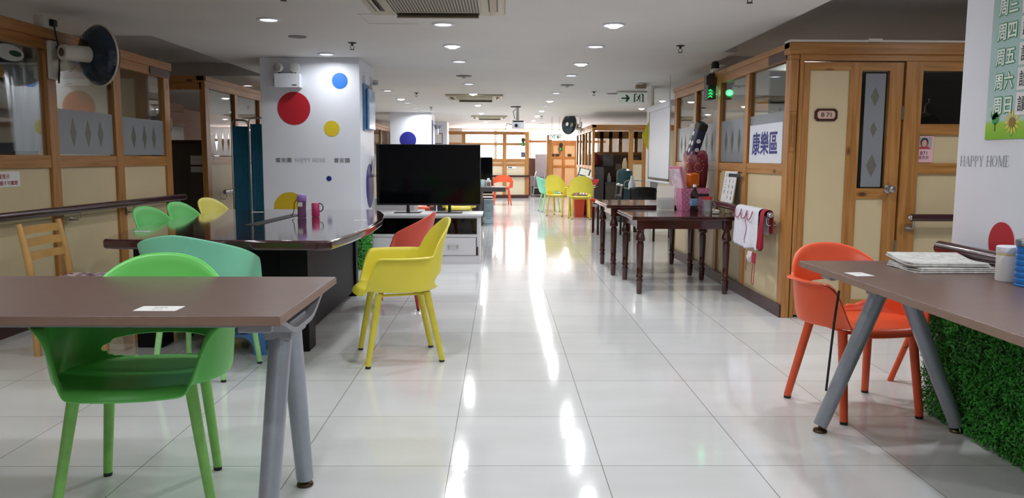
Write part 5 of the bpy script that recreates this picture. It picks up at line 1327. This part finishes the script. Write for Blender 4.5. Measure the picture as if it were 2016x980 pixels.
t = thing('gas_cylinder', 'tall dark green bottle standing behind the black dining table', 'cylinder', (2.36, 15.2, 0)); MB().lathe([(.001, 0), (.14, 0), (.15, .03), (.15, .92), (.14, .98), (.06, 1.02), (.001, 1.02)], n=26).build('cylinder_body', pm('deep_teal', '#16383a', .35), t, smooth=True); MB().lathe([(.001, 1.02), (.05, 1.02), (.05, 1.1), (.02, 1.22), (.001, 1.22)], n=16).build('cap', pm('cap_tan', '#a58f6a', .5), t, smooth=True)
# ---- far office shelf items
t = thing('filing_cabinet', 'grey filing cabinet inside the far office', 'cabinet', (2.35, 20.0, 0)); MB().box(-.2, .2, -.25, .3, 0, 1.0).build('body', pm('file_grey', '#77747a', .45), t)
for k in range(3): d = MB().box(-.19, .19, -.265, -.251, .05+.31*k, .33+.31*k).build('drawer', bpy.data.materials['file_grey'], t); MB().box(-.05, .05, -.28, -.265, .2+.31*k, .22+.31*k).build('handle', M_steel, d)
t = thing('side_counter', 'low grey counter along the far office wall', 'counter', (3.1, 20.1, 0)); MB().box(-.5, .55, -.2, .25, .58, .62).build('counter_top', bpy.data.materials['file_grey'], t); MB().box(-.48, .53, -.17, .25, 0, .58).build('counter_body', pm('counter_pale', '#8a8078', .5), t)
for x, z, w_, h, lb, col in ((2.74, 1.02, .26, .3, 'pale notice sheet pinned to the far office wall, left of the hook board', '#8a8a90'), (3.35, 1.05, .34, .2, 'crumpled pale poster on the far office wall', '#7d7468'), (3.0, .92, .14, .16, 'small pale paper on the far office wall', '#a09080')):
    o = MB().box(x-w_/2, x+w_/2, 20.385, 20.398, z, z+h).build('notice', pm('sheet_'+col[1:], col, .6, noise=.12)); tag(o, lb, 'notice')
for k, (x, lb) in enumerate(((2.72, 'white bottle on the far office counter, left one'), (3.02, 'cream bottle on the far office counter, middle one'))):
    t = thing('bottle', lb, 'bottle', (x, 20.05, .621)); MB().lathe([(.001, 0), (.05, 0), (.055, .02), (.05, .14), (.025, .19), (.025, .23), (.001, .23)], n=16).build('bottle_body', M_paper, t, smooth=True)
t = thing('backpack', 'dark pink bag hanging in the far office corner', 'bag', (2.38, 20.2, 1.03)); b = MB(); b.lathe([(.001, 0), (.13, .02), (.15, .1), (.12, .24), (.05, .3), (.001, .3)], n=18); q = b.build('bag_body', pm('bag_maroon', '#7a2838', .6), t, smooth=True)

# ================================================================== FAR TABLE GROUP
t = thing('activity_table', 'pale far table with yellow and mint chairs around it', 'table', (1.80, 17.1, 0))
MB().prism([(-.22, -.45), (.18, -.45), (.18, .6), (-.22, .6)], .63, .66).build('tabletop', pm('table_pale', '#c8b8a4', .3), t, bevel=.008)
for sx, sy in ((-.18, -.4), (.14, -.4), (-.18, .5), (.14, .5)): MB().cyl((sx, sy, 0), (sx, sy, .63), .02).build('leg', M_steel, t, smooth=True)
t = thing('magazine_rack', 'tilted grey magazine rack on the far table', 'rack', (1.74, 17.35, .661), R(-15))
M4 = Matrix.Rotation(R(-18), 4, 'X') @ Matrix.Rotation(R(14), 4, 'Y')
MB().box(-.13, .13, -.006, .006, .02, .36, M4).build('rack_back', M_dark, t); 
for z in (.03, .2): MB().box(-.10, .10, -.02, -.008, z, z+.14, M4).build('leaflet', M_paper, t)
MB().box(-.13, .13, -.08, .08, 0, .012).build('base', M_dark, t)
t = thing('fruit_basket', 'pink-red plastic basket on the end of the far table', 'basket', (1.86, 16.8, .661))
b = MB(); b.rings([[(x*.15, y*.1, 0) for x, y in ((-1, -1), (1, -1), (1, 1), (-1, 1))], [(x*.2, y*.14, .11) for x, y in ((-1, -1), (1, -1), (1, 1), (-1, 1))], [(x*.19, y*.13, .11) for x, y in ((-1, -1), (1, -1), (1, 1), (-1, 1))], [(x*.14, y*.09, .01) for x, y in ((-1, -1), (1, -1), (1, 1), (-1, 1))]]); b.build('basket_body', pm('basket_red', '#cf4350', .45), t)
t = thing('folded_napkin', 'white napkins sticking out of the pink-red basket', 'napkin', (1.85, 16.8, .675)); b = MB(); b.lathe([(.001, 0), (.07, .0), (.09, .12), (.05, .17), (.001, .15)], n=9); b.build('napkin_cloth', M_paper, t)
t = thing('copier_stand', 'black office machine on the floor under the far table', 'machine', (1.74, 17.0, 0)); MB().box(-.14, .16, -.2, .2, .04, .22).build('machine_body', M_dark, t, bevel=.012); MB().box(-.13, .13, -.18, .12, .22, .42, Matrix.Rotation(R(-12), 4, 'X')).build('sloping_top', M_greyplast, t, bevel=.012); MB().box(-.18, .18, -.22, .22, 0, .04).build('plinth', M_black, t)
for x, y, lb in ((1.86, 16.45, 'red storage bin under the right end of the far table'), (1.62, 16.5, 'red storage bin behind the other one under the far table')):
    t = thing('storage_bin', lb, 'bin', (x, y, 0)); b = MB(); b.rings([[(sx*.09, sy*.12, 0) for sx, sy in ((-1, -1), (1, -1), (1, 1), (-1, 1))], [(sx*.11, sy*.15, .36) for sx, sy in ((-1, -1), (1, -1), (1, 1), (-1, 1))], [(sx*.10, sy*.14, .36) for sx, sy in ((-1, -1), (1, -1), (1, 1), (-1, 1))], [(sx*.08, sy*.11, .01) for sx, sy in ((-1, -1), (1, -1), (1, 1), (-1, 1))]]); b.build('bin_body', pm('bin_red', '#d04a30', .45) if 'bin_red' not in bpy.data.materials else bpy.data.materials['bin_red'], t); MB().box(-.115, .115, -.155, .155, .36, .38).build('lid', bpy.data.materials['bin_red'], t, bevel=.006)
# alcove trolley, walker
t = thing('storage_trolley', 'grey metal trolley in the far alcove', 'trolley', (1.22, 25.3, 0))
for z in (.05, .35, .62): MB().box(-.28, .32, -.2, .2, z, z+.03).build('shelf', M_greyplast, t)
for sx in (-.27, .31):
    for sy in (-.19, .19): MB().cyl((sx, sy, 0), (sx, sy, .66), .014).build('leg', M_greyplast, t)
MB().box(-.25, .3, -.17, .18, .38, .62).build('carton', pm('carton_grey', '#8f8790', .6), t); MB().box(-.2, .1, -.17, .17, .08, .26).build('dark_box', M_black, t)
MB().box(1.1, 1.5, 25.7, 26.0, 0, 1.35).build('trim_4', pm('alcove_grey', '#a59ba0', .6), kind='structure')
MB().box(.84, 1.45, 26.02, 26.06, 0, 1.22).build('trim_5', pm('alcove_brown', '#6d4a40', .6), kind='structure')
t = thing('walking_frame', 'grey folding walking frame in front of the far trolley', 'walker', (1.2, 24.8, 0))
for s in (-1, 1):
    MB().tube([(s*.2, -.15, 0), (s*.17, -.1, .5), (s*.13, -.05, .76), (s*.10, .02, .80), (s*.13, .08, .74), (s*.17, .15, .4), (s*.2, .2, 0)], .014, 8).build('side_frame', M_greymet, t, smooth=True)
MB().tube([(-.15, -.08, .6), (.15, -.08, .6)], .012).tube([(-.18, -.12, .3), (.18, -.12, .3)], .012).build('crossbar', M_greymet, t, smooth=True)
# notices on the far wall
for x0, x1, z0, z1, lb, mt in ((.50, .66, 1.07, 1.10, 'a', M_paper),): pass
o = MB().box(.60, .72, 24.30, 24.312, 1.24, 1.40).build('notice', pm('notice_blue', '#4a5578', .5, noise=.3, nscale=20)); tag(o, 'small dark photo notice on the far timber wall', 'notice')
o = MB().box(.18, .46, 24.31, 24.322, .90, .97).build('notice', M_paper); tag(o, 'white strip notice on the far cream panel', 'notice'); MB().box(.21, .33, 24.3085, 24.3098, .92, .95).build('print', M_ink, o)
# ================================================================== DARK DESK, SECOND TELEVISION AND THINGS BEYOND THE WHITE CABINET
t = thing('dark_desk', 'dark grey-topped desk beyond the big television', 'desk', (-.7, 14.5, 0))
MB().box(-.6, .78, -.3, .45, .61, .69).build('tabletop', pm('desk_dark', '#4b4648', .35), t, bevel=.006); MB().box(.30, .36, -.28, .4, 0, .61).build('side_panel', bpy.data.materials['desk_dark'], t); MB().box(-.58, -.52, -.28, .4, 0, .61).build('side_panel', bpy.data.materials['desk_dark'], t)
t = thing('drawer_tower', 'pale blue plastic drawer tower under the dark desk end', 'drawers', (-.24, 14.75, 0)); MB().box(-.08, .10, -.2, .2, 0, .44).build('tower_body', pm('pale_blue', '#b6cfdc', .4), t)
for k in range(3): d = MB().box(-.07, .09, -.212, -.201, .02+.14*k, .14+.14*k).build('drawer', bpy.data.materials['pale_blue'], t); MB().box(-.03, .05, -.22, -.212, .1+.14*k, .112+.14*k).build('handle', M_greyplast, d)
t = thing('paper_cup', 'pale blue cup on the dark desk by the television edge', 'cup', (-.33, 14.3, .691)); MB().lathe([(.001, 0), (.035, 0), (.045, .13), (.001, .13)], n=18).build('cup_body', pm('cup_blue', '#c2dbec', .4), t, smooth=True)
t = thing('tissue_box', 'white tissue box with a brown picture on the dark desk', 'box', (-.23, 14.35, .691)); MB().box(-.05, .05, -.05, .05, 0, .12).build('box_body', M_paper, t); MB().box(-.03, .035, -.052, -.05, .02, .09).build('picture', pm('pic_brown', '#8a6a66', .5), t); MB().lathe([(.001, .12), (.03, .12), (.02, .16), (.001, .15)], n=8).build('tissue', M_paper, t)
t = tv('second black television on the far stand behind the dark desk', (-.78, 16.6, .40), 1.20, .76, .07)
t = thing('tv_stand', 'low dark stand carrying the second television', 'stand', (-.78, 16.65, 0)); MB().box(-.6, .6, -.2, .25, .36, .399).build('stand_top', M_dark, t); MB().box(-.55, .55, -.17, .22, 0, .36).build('stand_body', M_dark, t)
t = thing('white_counter', 'white counter partly hidden behind the big television', 'counter', (-1.75, 11.2, 0)); MB().box(-.25, .55, -.25, .25, 0, .62).build('body', M_cabinet, t); MB().box(-.27, .57, -.27, .27, .62, .645).build('counter_top', M_cabinet, t)
t = thing('framed_notice', 'black framed notice on the far white column', 'picture', (-1.87, 23.19, 1.62)); MB().box(-.17, .17, 0, .009, 0, .3).build('frame', M_dark, t); MB().box(-.15, .15, -.002, 0, .02, .28).build('picture', M_paper, t)
t = thing('emergency_light', 'twin-lamp emergency light seen beside the middle column', 'emergency light', (-1.555, 19.3, 1.78)); MB().box(-.05, .04, -.12, .12, 0, .12).build('battery_box', M_white, t)
for s in (-1, 1): MB().sphere((.05+s*.05, -.06, .17), .05, 14).build('lamp_head', M_greymet, t, smooth=True)
t = thing('noticeboard', 'blue-edged noticeboard on the side of the middle column', 'noticeboard', (-1.608, 18.95, 1.35)); MB().box(.001, .02, -.4, .2, 0, .72).build('board', pm('board_navy', '#2f4a8c', .4), t); MB().box(.02, .025, -.3, .12, .1, .6).build('sheet', M_paper, t)
for o in list(bpy.data.objects):
    if o.get('kind') == 'structure' and not o.get('label'):
        o['label'] = o.name.replace('_', ' ') + ' of the hall, part of the building'; o['category'] = o.name.split('_')[0].split('.')[0]
